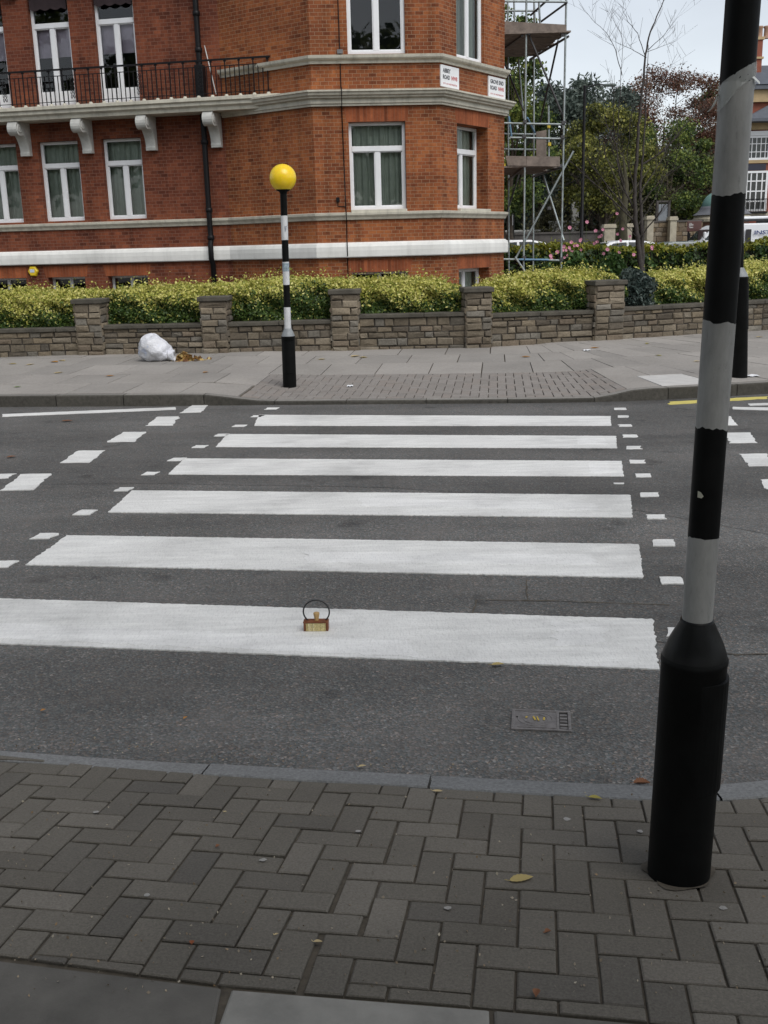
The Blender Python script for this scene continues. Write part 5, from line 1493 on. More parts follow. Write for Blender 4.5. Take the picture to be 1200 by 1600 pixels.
deck(53, 780, 890, SY0 - .1, SY1, 11); deck(262, 784, 876, SY0 - .05, SY1 - .2, 10)
def toe(q, Y):
    mb = MB(); P = [on_y(x, y, Y) for x, y in q]; mb.grid([[P[3], P[2]], [P[0], P[1]]], 0, False); B = [p + Vector((0, .038, 0)) for p in P]
    mb.grid([[B[0], B[1]], [B[3], B[2]]], 0, False); mb.poly([P[0], P[1], B[1], B[0]]); mb.poly([P[3], B[3], B[2], P[2]]); mb.poly([P[1], P[2], B[2], B[1]]); mb.poly([P[0], B[0], B[3], P[3]]); mb.build('toe_board', M['board'], fs)
toe(((786, 33), (885, 38.5), (885, 52), (786, 50)), SY0 - .06); toe(((790, 243.5), (822, 244), (822, 259), (793, 258.5)), SY0 - .06); toe(((822.5, 244), (875, 244.5), (875, 260), (822.5, 259.5)), SY0 - .06); toe(((838, 206), (854, 203), (854, 244), (838, 244)), SY1 - .4)
for x, y in ((857.5, 200), (858.5, 228), (787.5, 261)):
    mb = MB(); p = on_y(x, y, SY0 + .85); mb.cbox(p, .075, .07, .085); mb.lathe([(.02, 0), (.02, .05), (0, .052)], p + Vector((0, -.03, 0)), 8, 0, (0, -1, 0)); mb.build('clip', M['yclip'], fs)
for x, y in ((820, 193), (880, 194.5), (819, 216), (879, 217), (826, 55), (879, 57), (875, 262), (819, 405), (877, 407), (858, 328)):
    mb = MB(); p = on_y(x, y, SY0); mb.cbox(p, .09, .10, .08); mb.lathe([(.018, 0), (.018, .03), (0, .032)], p + Vector((0, -.05, .01)), 8, 0, (0, -1, 0)); mb.build('coupler', M['rust'], fs)

# garden behind the wall
mb = MB(); mb.poly([(-16, 16.6, .12), (4.4, 16.6, .12), (16, 21, .12), (16, 30.6, .16), (-16, 30.6, .16)]); struct(mb.build('garden_soil', plain('garden_earth', (.05, .042, .03), .95, .3, 4)))
mb = MB(); mb.poly([(2.2, 32.8, .10), (60, 39, .10), (60, 51, .10), (-4, 45, .10), (-10, 34.6, .10)]); struct(mb.build('side_road', M['asphalt_fine']))
# inner hedge along the side street; its lit top put into leaf colour
def zY(x, y, Y): return on_y(x, y, Y).z
HB = [(783, 31.2), (880, 31.2), (1000, 31.4), (1100, 31.9), (1340, 33.0)]
path = [on_y(x, 390, Y).xy for x, Y in HB]
tops = interp([((x - 783) / (1340 - 783), zY(x, y, 31.8)) for x, y in ((783, 388), (830, 386), (870, 379), (920, 385), (960, 388), (1010, 384), (1060, 388), (1090, 381), (1160, 382), (1185, 378), (1200, 374), (1340, 368))])
hr = thing('hedge', 'tall clipped dark hedge with yellow-green top along the side street', 'hedge', (*path[2], .1))
strip_hedge(hr, path, tops, lambda f: .1, 1.1, 17000, .075, YTOP, DGREEN, rng, lump=.12, gold_depth=.22)

# pink flowering plants in front of it
PINK = plain('pink_petal', (.62, .26, .36), .6, .25, 40)
AN = leaf_mat('anemone_leaf', [(.03, .075, .02), (.06, .12, .03), (.09, .15, .04)], .5, .2)
def plant(x0, x1, ytop, Y, heads, label, n):
    a, b = on_y(x0, 415, Y), on_y(x1, 415, Y); c = (a + b) / 2; r = thing('flowering_plant', label, 'plant', (c.x, Y, .12))
    C = []
    zt = zY(x0, ytop, Y)
    for i in range(n):
        u = rng.uniform(-1, 1); h = rng.uniform(0, 1) ** .8
        C.append((c.x + u * (b.x - a.x) / 2 * (1 - .35 * h), Y + rng.normal(0, .18), .15 + (zt - .15) * h * (1 - .25 * u * u)))
    V, Fc = leaf_quads(np.array(C), .085, rng, 1.5, .2); build_np('foliage', V, Fc, AN, r)
    st = MB()
    for x, y in heads:
        p = on_y(x, y, Y + random.uniform(-.15, .15)); q = Vector((c.x + (p.x - c.x) * .55, p.y, .15)); st.tube([q, (q + p) / 2 + Vector((.02, 0, .05)), p], [.008, .006, .004], 5)
    st.build('stem', AN, r)
    for x, y in heads:
        p = on_y(x, y, Y + random.uniform(-.1, .05)); mb = MB(); R0 = random.uniform(.042, .062); t = Vector((random.uniform(-.5, .5), -1, random.uniform(-.2, .7))).normalized(); e1_ = t.orthogonal().normalized(); e2_ = t.cross(e1_)
        for k in range(6):
            a_ = k * math.pi / 3 + random.uniform(-.1, .1); d_ = e1_ * math.cos(a_) + e2_ * math.sin(a_); w_ = e1_ * -math.sin(a_) + e2_ * math.cos(a_)
            mb.poly([p, p + d_ * R0 * .6 + w_ * R0 * .42 + t * R0 * .25, p + d_ * R0 + t * R0 * .45, p + d_ * R0 * .6 - w_ * R0 * .42 + t * R0 * .25])
        mb.lathe([(R0 * .25, 0), (R0 * .2, R0 * .25), (0, R0 * .3)], p, 8, 0, tuple(t)); mb.build('flower', PINK, r)
plant(872, 925, 392, 28.8, [(877, 357), (890, 356), (917, 347), (893, 379), (906, 376), (908, 374), (898, 384), (881, 385), (871, 394), (879, 391), (884, 391), (890, 389), (882, 402), (887, 400), (894, 394), (908, 390), (907, 398), (902, 384), (889, 387)], 'tall pink flowering plant beside the right foot of the scaffold', 900)
plant(930, 985, 396, 28.8, [(931, 361), (936, 370), (933, 378), (939, 369), (942, 359), (929, 380), (943, 396), (949, 390), (964, 334), (973, 358), (965, 366), (969, 376), (984, 369), (967, 395), (990, 398), (940, 368)], 'pink flowering plant left of the bare young tree', 800)
plant(843, 868, 402, 28.4, [(861, 405), (860, 400), (853, 407)], 'single pink flower stems in front of the scaffold foot', 160)
plant(1012, 1026, 402, 29.3, [(1018, 389), (1019, 386)], 'lone pink flower just right of the bare young tree', 60)

# bare young tree
YT = 28.0
yt = thing('young_tree', 'bare young tree with thin dark branches behind the golden hedge', 'tree', (on_y(1000, 415, YT).x, YT, .12))
def br(pts, r0, r1, dy=0.0, n=7):
    P = [on_y(x, y, YT + dy * i / max(1, len(pts) - 1)) for i, (x, y) in enumerate(pts)]; out = []
    for a, b in zip(P, P[1:]):
        for k in range(4): f = k / 4; out.append(a.lerp(b, f) + Vector((random.gauss(0, .008), random.gauss(0, .008), 0)))
    out.append(P[-1]); rs = [r0 + (r1 - r0) * (i / (len(out) - 1)) ** .8 for i in range(len(out))]
    return out, rs
g = MB(); o_, r_ = br([(1003, 440), (1000, 405), (997, 375), (993, 350), (992, 315), (992, 290), (995, 240), (999, 180), (1005, 130), (1009, 85), (1016, 50), (1030, 18), (1042, -14)], .085, .008); g.tube(o_, r_, 8); g.build('trunk', M['bark_young'], yt)
g = MB(); o_, r_ = br([(1005, 440), (1004, 400), (1003, 360), (1001, 320), (1000, 295), (1003, 262), (1006, 220), (1009, 150), (1010, 130), (1013, 70)], .07, .006, .2); g.tube(o_, r_, 8); g.build('trunk', M['bark_young'], yt)
BR = [([(1005, 256), (1025, 244), (1045, 228), (1075, 190), (1093, 176), (1122, 160)], .028, .006), ([(997, 374), (1015, 352), (1027, 338), (1038, 321), (1052, 308)], .026, .006), ([(993, 330), (975, 295), (966, 262), (964, 228), (952, 204), (944, 182)], .03, .008),
      ([(959, 210), (958, 180), (960, 150), (955, 118)], .014, .004), ([(990, 345), (950, 305), (920, 280), (895, 255), (876, 244)], .026, .005), ([(985, 335), (945, 285), (926, 262), (910, 238)], .02, .004),
      ([(964, 228), (968, 160), (971, 110), (972, 62), (970, 30)], .012, .003), ([(972, 118), (962, 78), (948, 52), (925, 30), (905, 6)], .012, .003), ([(1009, 88), (996, 52), (982, 34), (968, 6)], .012, .003), ([(1010, 90), (985, 76), (962, 66)], .010, .003), ([(1012, 78), (1035, 58), (1058, 28)], .010, .003), ([(1009, 82), (1030, 74), (1056, 64)], .009, .003),
      ([(1015, 55), (1028, 30), (1036, 12)], .008, .003), ([(1001, 300), (1022, 268), (1040, 240), (1052, 205), (1066, 170)], .016, .004), ([(1000, 320), (1030, 285), (1060, 262), (1090, 248)], .016, .004), ([(998, 350), (1012, 330), (1028, 300), (1036, 280)], .014, .004), ([(992, 300), (980, 250), (984, 200), (990, 160)], .016, .004), ([(910, 262), (902, 280), (898, 295)], .007, .003), ([(926, 262), (938, 238), (946, 220)], .008, .003), ([(1016, 100), (1045, 110), (1058, 84)], .007, .003), ([(996, 372), (978, 352), (968, 338)], .012, .004)]
g = MB(); twigs = MB()
for pts, r0, r1 in BR:
    o_, r_ = br(pts, r0, r1, random.uniform(-.9, .9)); g.tube(o_, r_, 6)
    for k in range(3, len(o_)):
        for _ in range(random.choice((0, 1, 1, 2))):
            d = (o_[k] - o_[k - 1]).normalized(); s_ = Vector((random.uniform(-1, 1), random.uniform(-1, 1), random.uniform(.1, 1))).normalized()
            L = random.uniform(.25, .95); p = o_[k]; e = p + (d * .6 + s_ * .7).normalized() * L
            twigs.tube([p, (p + e) / 2 + Vector((0, 0, random.uniform(-.04, .06))), e], [r_[k] * .5, r_[k] * .35, .0025], 4, 0, False)
            for _ in range(random.choice((0, 1, 2))):
                q = p.lerp(e, random.uniform(.3, .8)); twigs.tube([q, q + Vector((random.uniform(-.25, .25), random.uniform(-.2, .2), random.uniform(.08, .35)))], [.004, .002], 4, 0, False)
g.build('branches', M['bark_young'], yt); twigs.build('crown', M['bark_young'], yt)

# background trees ----------------------------------------------------
def tree(loc, hgt, cr, cz, n, size, mats, tr, seed, label, lobes=26, squash=1.0, sparse=.42, group=None, name='tree', limb_n=14, elong=1.6, twig=0):
    rg = np.random.default_rng(seed); rs = random.Random(seed)
    t = thing(name, label, 'tree', tuple(loc), group); X, Y, Z0 = loc
    mb = MB(); lean = rs.uniform(-.05, .05)
    top = hgt * .72; pts = [Vector((X + lean * top * f + .1 * math.sin(f * 5 + seed), Y, Z0 - .1 + top * f)) for f in (0, .12, .3, .5, .75, 1)]
    mb.tube(pts, [tr * 1.25, tr, tr * .8, tr * .6, tr * .35, tr * .12], 10)
    L = []
    for i in range(lobes):
        d = rg.normal(size=3); d /= np.linalg.norm(d); rr = rg.uniform(.45, 1.0) ** .5
        L.append((X + d[0] * cr * rr, Y + d[1] * cr * rr * .9, Z0 + cz + d[2] * (hgt - cz) * rr * squash))
    for i in range(limb_n):
        e = Vector(L[i % len(L)]); f = rs.uniform(.28, .8); k = min(4, int(f * 5)); s_ = pts[k].lerp(pts[k + 1], .5)
        m_ = s_.lerp(e, .5) + Vector((rs.uniform(-.3, .3), rs.uniform(-.3, .3), rs.uniform(-.2, .5))) * cr * .2
        mb.tube([s_, s_.lerp(m_, .6), m_, m_.lerp(e, .55) + Vector((0, 0, .1)), e], [tr * .32, tr * .26, tr * .19, tr * .11, tr * .03], 6)
        for _ in range(twig):
            b_ = m_.lerp(e, rs.uniform(.1, .9)); w_ = Vector((rs.uniform(-1, 1), rs.uniform(-1, 1), rs.uniform(-.2, 1))).normalized() * cr * rs.uniform(.15, .45)
            mb.tube([b_, b_ + w_ * .5 + Vector((0, 0, .08)), b_ + w_], [tr * .07, tr * .045, .006], 4, 0, False)
    mb.build('trunk', M['bark'], t)
    per = n // lobes; C = []; nm = []; 
    for lx, ly, lz in L:
        s_ = cr * sparse * rg.uniform(.5, 1.15); P = rg.normal(size=(per, 3)); ln = np.linalg.norm(P, axis=1)[:, None]; q_ = np.where(rg.uniform(size=(per, 1)) < .72, rg.uniform(size=(per, 1)) ** .4 * 1.35, np.minimum(ln, 1.75)); P = P / ln * q_ * s_ * .66
        P *= np.array([1, 1, .7]); C.append(P + np.array([lx, ly, lz])); nm.append(P / (s_ + 1e-6))
    C = np.concatenate(C); nm = np.concatenate(nm); C = C[C[:, 2] > Z0 + .4] if True else C
    nm = nm[:len(C)]
    V, Fc = leaf_quads(C, size, rg, elong, .25)
    build_np('crown', V, Fc, mats, t); return t
TG = {'green': leaf_mat('mid_green_leaf', [(0.031, 0.056, 0.022), (0.070, 0.112, 0.034), (0.140, 0.196, 0.048), (0.266, 0.308, 0.077)], .5, .3, .3, .9),
      'conifer': leaf_mat('grey_green_needle', [(0.049, 0.070, 0.059), (0.084, 0.112, 0.092), (0.154, 0.182, 0.154)], .6, .15, .3, .9),
      'yellow': leaf_mat('yellow_green_tree_leaf', [(0.042, 0.050, 0.025), (0.105, 0.119, 0.034), (0.210, 0.224, 0.053), (0.392, 0.378, 0.098)], .5, .3, .3, .9),
      'red': leaf_mat('rusty_autumn_leaf', [(0.070, 0.042, 0.031), (0.140, 0.067, 0.048), (0.196, 0.087, 0.059), (0.119, 0.091, 0.056), (0.224, 0.119, 0.070)], .6, .25, .3, .7),
      'dark': leaf_mat('dark_undergrowth_leaf', [(0.022, 0.039, 0.017), (0.042, 0.063, 0.025), (0.070, 0.091, 0.036)], .6, .15, .3, .9),
      'olive': leaf_mat('olive_leaf', [(0.031, 0.031, 0.022), (0.070, 0.067, 0.042), (0.119, 0.112, 0.059), (0.168, 0.168, 0.070)], .55, .25, .3, .9)}
def tr_at(x, ytop, Y, cr, cz_f, n, size, mk, seed, label, tr=.2, zb=.1, **k):
    Y *= 1.155; z = zY(x, ytop, Y); p = on_y(x, 380, Y); return tree((p.x, Y, zb), z - zb, cr, (z - zb) * cz_f, n, size, TG[mk], tr, seed, label, **k)
tr_at(803, 58, 36, 1.5, .62, 17000, .10, 'green', 3, 'bright green leafy tree rising behind the scaffold', .16, squash=.95, lobes=30)
tr_at(770, 5, 44, 2.6, .6, 12000, .12, 'green', 13, 'green tree mostly hidden behind the brick building', .25)
tr_at(880, 108, 50, 2.5, .52, 32000, .10, 'conifer', 4, 'dark grey-green evergreen right of the scaffold', .3, squash=.9, elong=3.4, lobes=44, twig=2)
tr_at(928, 116, 60, 3.0, .6, 16000, .10, 'conifer', 14, 'thin grey-green tree between the evergreen and the yellow-green tree', .22, elong=3, sparse=.30, lobes=40, limb_n=24, twig=8)
tr_at(940, 142, 43, 2.5, .62, 26000, .085, 'yellow', 5, 'yellow-green spreading tree behind the bare young tree', .2, squash=.8, twig=8, lobes=40, limb_n=24, sparse=.34)
tr_at(1035, 165, 50, 2.6, .6, 24000, .09, 'green', 6, 'green tree behind the right branches of the bare young tree', .2, squash=.8, twig=8, lobes=38, limb_n=24, sparse=.34)
tr_at(1035, 90, 64, 5.2, .64, 66000, .085, 'red', 7, 'large rusty red autumn tree rising above the green trees', .3, sparse=.27, lobes=110, limb_n=50, twig=9, squash=.8)
tr_at(1112, 118, 66, 2.8, .62, 18000, .10, 'green', 8, 'green tree at the right edge of the wood partly behind the near pole', .22, sparse=.34, lobes=34, limb_n=20, twig=5)
tr_at(1092, 190, 62, 2.8, .55, 20000, .09, 'red', 18, 'low rusty brown tree beside the green domed kiosk', .22, squash=.85, sparse=.32, lobes=36, limb_n=24, twig=7)
tr_at(900, 195, 48, 2.8, .5, 22000, .10, 'olive', 9, 'low olive tree behind the street lamp', .2, squash=.85, lobes=36, limb_n=24, twig=6, sparse=.36)
tr_at(985, 215, 52, 3.6, .5, 26000, .10, 'olive', 10, 'low dark olive tree behind the stone gate piers', .22, squash=.9, lobes=40, limb_n=26, twig=6)
tr_at(1068, 225, 56, 2.8, .52, 20000, .10, 'olive', 11, 'low olive tree over the brown stone wall', .2, squash=.9, lobes=36, limb_n=22, twig=6)
tr_at(836, 200, 54, 3.6, .5, 22000, .11, 'dark', 12, 'dark shrubby tree behind the foot of the scaffold', .2, squash=.95, lobes=36, twig=3)
# the old trunk standing at the kerb of the side street
p = on_y(972, 375, 43.3); ot = thing('old_tree', 'thick mossy tree trunk standing behind the bare young tree', 'tree', (p.x, 43.3, .1))
mb = MB(); mb.tube([(p.x, 43.3, 0), (p.x + .05, 43.3, 1.5), (p.x - .02, 43.2, 2.6), (p.x + .1, 43.3, 3.8), (p.x - .05, 43.4, 5.0)], [.27, .2, .16, .11, .03], 12)
for k in range(6):
    a = k * 2.1; s_ = Vector((p.x, 43.3, 2.2 + .35 * k)); e = s_ + Vector((math.cos(a) * 1.1, math.sin(a) * .8, 1.3)); mb.tube([s_, (s_ + e) / 2 + Vector((0, 0, -.1)), e], [.06, .04, .012], 7)
mb.build('trunk', plain('mossy_bark', (.055, .050, .028), .9, .35, 5, bmp=.5, bscale=25), ot)
# far wood seen as one dark mass low between the trunks
C = []
for i in range(40000):
    x = rng.uniform(-3, 32); y = 77 + rng.normal(0, 2.2); top_ = 6.0 + 1.6 * math.sin(x * .55) + 1.1 * math.sin(x * 1.3 + 2); z = top_ * rng.uniform(0, 1) ** .8
    C.append((x, y, z))
V, Fc = leaf_quads(np.array(C), .3, rng, 1.6, .1)
tag(build_np('far_wood', V, Fc, TG['dark'], loc=(12, 77, 0)), 'dark far-off wood filling the gaps between the trees', 'wood', kind='stuff')

# walls and gate piers across the side street --------------------------
def wallbox(name, label, cat, x0, x1, ytop, Y, m, depth=.35, zb=-.05, cap=None, m2=None, hcap=.08):
    Y *= 1.155
    a, b = on_y(x0, ytop, Y), on_y(x1, ytop, Y); zt = (a.z + b.z) / 2
    r = thing(name, label, cat, ((a.x + b.x) / 2, Y, 0))
    mb = MB(); h = zt - (hcap if cap else 0); mb.box((a.x, Y, zb), (b.x - a.x, 0, 0), (0, depth, 0), (0, 0, h - zb)); mb.build('wall_body', m, r)
    if cap:
        mb = MB(); mb.box((a.x - .05, Y - .05, h), (b.x - a.x + .1, 0, 0), (0, depth + .1, 0), (0, 0, hcap * .6)); mb.box((a.x - .02, Y - .02, h + hcap * .6), (b.x - a.x + .04, 0, 0), (0, depth + .04, 0), (0, 0, hcap * .4)); mb.build('coping', cap, r)
    return r
GREYW = plain('sooty_wall', (.085, .078, .072), .9, .3, 2, bmp=.3); CREAM = plain('cream_stone', (.42, .38, .29), .8, .25, 3, bmp=.2); WHITEW = plain('white_render', (.60, .60, .58), .8, .15, 1.5)
RUB = island_mat('rubble_stone', [(.16, .12, .075), (.22, .17, .11), (.13, .10, .07), (.30, .26, .20)], .9, 20, .3, .4, 30)
wallbox('boundary_wall', 'long sooty low wall across the side street, behind the scaffold', 'wall', 740, 948, 363, 40, GREYW, cap=GREYW)
r = thing('stone_wall', 'brown rubble stone wall between the old trunk and the brown sign', 'wall', (on_y(1050, 360, 46.2).x, 46.2, 0))
a, b = on_y(1010, 348, 46.2), on_y(1098, 346, 46.2); mb = MB(); stones(mb, a.xy, b.xy, 0, 0, a.z, 0, .2, .5, .14, .26, .15); mb.build('wall_panel', RUB, r)
mb = MB(); mb.box((a.x, 46.26, 0), (b.x - a.x, 0, 0), (0, .3, 0), (0, 0, a.z - .02)); mb.build('mortar', M['mortar'], r)
mb = MB(); mb.box((a.x - .03, 46.15, a.z), (b.x - a.x + .06, 0, 0), (0, .45, 0), (0, 0, .07)); mb.build('coping', GREYW, r)
for x0, x1, yt, lab in ((945, 962, 350, 'cream stone gate pier with flat cap left of the old tree trunk'), (976, 988, 349, 'cream stone gate pier right of the old tree trunk'), (1012, 1022, 337, 'tall buff pier at the left end of the brown stone wall'), (1048, 1058, 338, 'buff pier rising out of the brown stone wall')):
    wallbox('gate_pier', lab, 'pier', x0, x1, yt, 39.6, CREAM, .5, cap=CREAM, hcap=.16)
for x0, x1, yt, lab in ((772, 848, 359.5, 'low white garden wall seen behind the scaffold tubes'), (859, 893, 345, 'taller white garden wall right of the scaffold')):
    wallbox('white_wall', lab, 'wall', x0, x1, yt, 47, WHITEW, .3, cap=WHITEW)
p = on_y(898, 345, 54.05); r = thing('urn_pier', 'small white pier topped with an urn beside the white garden wall', 'pier', (p.x, 54.05, 0)); z = zY(898, 350, 54.05)
mb = MB(); mb.cbox((p.x, 54.05, z / 2), .34, .34, z); mb.cbox((p.x, 54.05, z + .04), .42, .42, .08); mb.build('pier_body', WHITEW, r)
mb = MB(); mb.lathe([(.08, 0), (.05, .06), (.10, .12), (.19, .26), (.20, .34), (.15, .36), (.05, .44), (0, .46)], (p.x, 54.05, z + .08), 16); mb.build('urn', WHITEW, r)
p = on_y(1042, 330, 50.8); mb = MB(); r = thing('gate', 'pale grey panelled gate above the brown stone wall', 'gate', (p.x, 50.8, 0)); a, b = on_y(1029, 319, 50.8), on_y(1043, 343, 50.8)
mb.box((a.x, 50.8, 0), (b.x - a.x, 0, 0), (0, .08, 0), (0, 0, a.z)); mb.build('gate_leaf', plain('pale_grey_gate', (.20, .22, .24), .6), r, bevel=.02)
mb = MB()
for x_ in (a.x - .1, b.x): mb.box((x_, 50.75, 0), (.1, 0, 0), (0, .18, 0), (0, 0, a.z + .08)); 
mb.box((a.x - .1, 50.75, a.z + .08), (b.x - a.x + .2, 0, 0), (0, .18, 0), (0, 0, .08)); mb.build('gate_frame', GREYW, r)
# notice on a post, street lamp, brown sign
p = on_y(802, 375, 41.6); r = thing('sign_post', 'white upright notice on a black post behind the left scaffold tube', 'sign', (p.x, 41.6, 0))
mb = MB(); mb.tube([(p.x, 41.6, 0), (p.x, 41.6, zY(802, 318, 41.6))], .045, 10); mb.build('post', M['iron'], r)
mb = MB(); q0_, q1_ = on_y(796, 314, 41.53), on_y(801.5, 352, 41.53); mb.box((q0_.x, 41.5, q1_.z), (q1_.x - q0_.x, 0, 0), (0, .03, 0), (0, 0, q0_.z - q1_.z)); mb.build('notice', M['plate'], r)
p = on_y(908.5, 370, 39.8); r = thing('street_lamp', 'tall thin black street lamp post with a flat grey lantern among the trees', 'street lamp', (p.x, 39.8, 0)); zt_l = zY(909, 134, 39.8); q = on_y(954, 133, 39.8)
mb = MB(); mb.tube([(p.x, 39.8, 0), (p.x, 39.8, 1.2), (p.x, 39.8, 1.25), (p.x, 39.8, zt_l)], [.10, .10, .065, .05], 12); mb.build('post', M['iron'], r)
mb = MB(); mb.tube([(p.x, 39.8, zt_l - .06), (p.x + (q.x - p.x) * .5, 39.8, q.z + .03), (q.x - .2, 39.8, q.z + .02)], .022, 8); mb.build('arm', M['iron'], r)
mb = MB(); mb.lathe([(.02, -.26), (.05, -.2), (.06, 0), (.055, .15), (.02, .22)], (q.x, 39.8, q.z), 14, 0, (1, 0, 0)); ob = mb.build('lantern', plain('grey_green_lantern', (.09, .12, .11), .5), r)
p = on_y(1083, 375, 42.2); r = thing('brown_sign', 'brown sign board with pale worn marks beside the white van windscreen', 'sign', (p.x, 42.2, 0))
a, b = on_y(1074, 345.5, 42.2), on_y(1096, 361, 42.2); mb = MB(); mb.box((a.x, 42.2, b.z), (b.x - a.x, 0, 0), (0, .04, 0), (0, 0, a.z - b.z)); mb.build('board', plain('brown_enamel', (.075, .028, .022), .4), r, bevel=.01)
mb = MB()
for i, (fx, fz, fw, fh) in enumerate(((.12, .55, .30, .16), (.16, .32, .26, .12), (.14, .74, .18, .06), (.1, .46, .12, .05))): mb.box((a.x + (b.x - a.x) * fx, 42.19, b.z + (a.z - b.z) * fz), ((b.x - a.x) * fw, 0, 0), (0, .006, 0), (0, 0, (a.z - b.z) * fh))
mb.build('worn_marks', plain('faded_white', (.35, .33, .32), .6, .5, 50), r)
mb = MB()
for x_ in (a.x + .08, b.x - .08): mb.tube([(x_, 42.26, 0), (x_, 42.26, a.z)], .035, 8)
mb.build('posts', M['iron'], r)

# vehicles -------------------------------------------------------------
M['car_white'] = plain('white_car_paint', (.74, .76, .78), .25, .03, 2); M['car_grey'] = plain('grey_green_car_paint', (.16, .19, .18), .25, .05, 2); M['tyre'] = plain('tyre_rubber', (.02, .02, .02), .8, .2, 20)
M['rim'] = plain('wheel_rim', (.35, .36, .37), .35, .1, 10, metal=.7); M['carglass'] = plain('car_glass', (.018, .024, .026), .06, .2, 1); M['trim'] = plain('black_car_trim', (.02, .02, .022), .6)
M['lamp'] = plain('lamp_lens', (.55, .56, .55), .15); M['redlamp'] = plain('red_lamp_lens', (.40, .02, .02), .2)
def wheel(par, c, r, side):
    mb = MB(); mb.lathe([(r * .62, 0), (r * .9, .0), (r, .04), (r, .16), (r * .9, .2), (r * .62, .2)], c - Vector((0, .1, 0)), 28, 0, (0, 1, 0)); t = mb.build('wheel', M['tyre'], par)
    mb = MB(); s_ = -1 if side < 0 else 1; mb.lathe([(r * .64, -.09), (r * .6, .085), (r * .5, .06), (r * .12, .075), (0, .08)], c, 20, 0, (0, s_, 0)); mb.build('rim', M['rim'], t)
def vehicle(root, x0, Y, z0, prof, width, m, glasses, wheels, rw, tum=.10, belt=.95):
    """prof: side outline (x from the nose, z); glasses: outlines of side windows"""
    mb = MB()
    def w_at(z): return width / 2 - tum * max(0, (z - belt)) 
    rowsA = [Vector((x0 + x, Y - w_at(z), z0 + z)) for x, z in prof]; rowsB = [Vector((x0 + x, Y + w_at(z), z0 + z)) for x, z in prof]
    mb.grid([rowsA + rowsA[:1], rowsB + rowsB[:1]], 0, False); mb.poly(rowsA); mb.poly(rowsB[::-1])
    body = mb.build('body', m, root, bevel=.05, seg=3, weld=True)
    for nm, g_ in glasses:
        for s_ in (-1, 1):
            mb = MB(); o = .006
            P = [Vector((x0 + x, Y + s_ * (w_at(z) + o), z0 + z)) for x, z in g_]
            mb.poly(P if s_ < 0 else P[::-1]); Q = [p - Vector((0, s_ * .02, 0)) for p in P]; mb.grid([P + P[:1], Q + Q[:1]], 0, False); mb.build(nm, M['carglass'], body)
    for wx in wheels:
        for s_ in (-1, 1): wheel(root, Vector((x0 + wx, Y + s_ * (width / 2 - .10), z0 + rw)), rw, s_)
    return body, w_at
def endglass(body, x0, Y, z0, a, b, w_at, name, ins=.10, o=.008):
    (xa, za), (xb, zb) = a, b; d = Vector((xb - xa, zb - za)).normalized(); n = Vector((-d.y, d.x)) * o
    A, B = Vector((xa, za)) + d * .06, Vector((xb, zb)) - d * .05
    mb = MB(); P = [Vector((x0 + A.x + n.x, Y - w_at(za) + ins, z0 + A.y + n.y)), Vector((x0 + A.x + n.x, Y + w_at(za) - ins, z0 + A.y + n.y)), Vector((x0 + B.x + n.x, Y + w_at(zb) - ins, z0 + B.y + n.y)), Vector((x0 + B.x + n.x, Y - w_at(zb) + ins, z0 + B.y + n.y))]
    mb.poly(P); mb.build(name, M['carglass'], body)
def car(xc, yroof, Y, m, label, flip=False):
    Y *= 1.155
    z0 = zY(xc, yroof, Y) - 1.46; p = on_y(xc, yroof, Y); x0 = p.x - 2.35
    r = thing('parked_car', label, 'car', (p.x, Y, z0))
    prof = [(.02, .30), (0, .45), (.05, .66), (.35, .78), (1.05, .93), (1.25, .97), (1.85, 1.40), (2.2, 1.46), (2.9, 1.45), (3.35, 1.36), (3.95, 1.0), (4.2, .94), (4.25, .6), (4.22, .32), (3.85, .25), (.4, .22)]
    gl = [('side_window', [(1.42, .98), (1.98, 1.36), (2.42, 1.39), (2.45, .98)]), ('side_window', [(2.53, .98), (2.50, 1.39), (2.95, 1.38), (3.30, 1.30), (3.55, 1.0)])]
    body, w_at = vehicle(r, x0, Y, z0, prof, 1.72, m, gl, (.80, 3.42), .31, .32)
    endglass(body, x0, Y, z0, (1.25, .97), (1.85, 1.40), w_at, 'windscreen'); endglass(body, x0, Y, z0, (3.35, 1.36), (3.95, 1.0), w_at, 'rear_window')
    for s_ in (-1, 1):
        mb = MB(); mb.cbox((x0 + .10, Y + s_ * .62, z0 + .68), .16, .34, .13); mb.build('headlight', M['lamp'], r, bevel=.03)
        mb = MB(); mb.cbox((x0 + 4.2, Y + s_ * .68, z0 + .80), .10, .22, .2); mb.build('tail_light', M['redlamp'], r, bevel=.02)
    mb = MB(); mb.cbox((x0 + .04, Y, z0 + .38), .14, 1.66, .16); mb.build('bumper', M['trim'], r, bevel=.03)
    return r
car(968, 375.5, 31.5, M['car_white'], 'white parked car whose roof shows above the hedge left of the bare young tree')
car(800, 375, 31.5, M['car_white'], 'white parked car whose roof shows between the building corner and the scaffold')
car(1050, 377.5, 31.5, M['car_grey'], 'grey-green parked car in front of the white van, only its roof above the hedge')
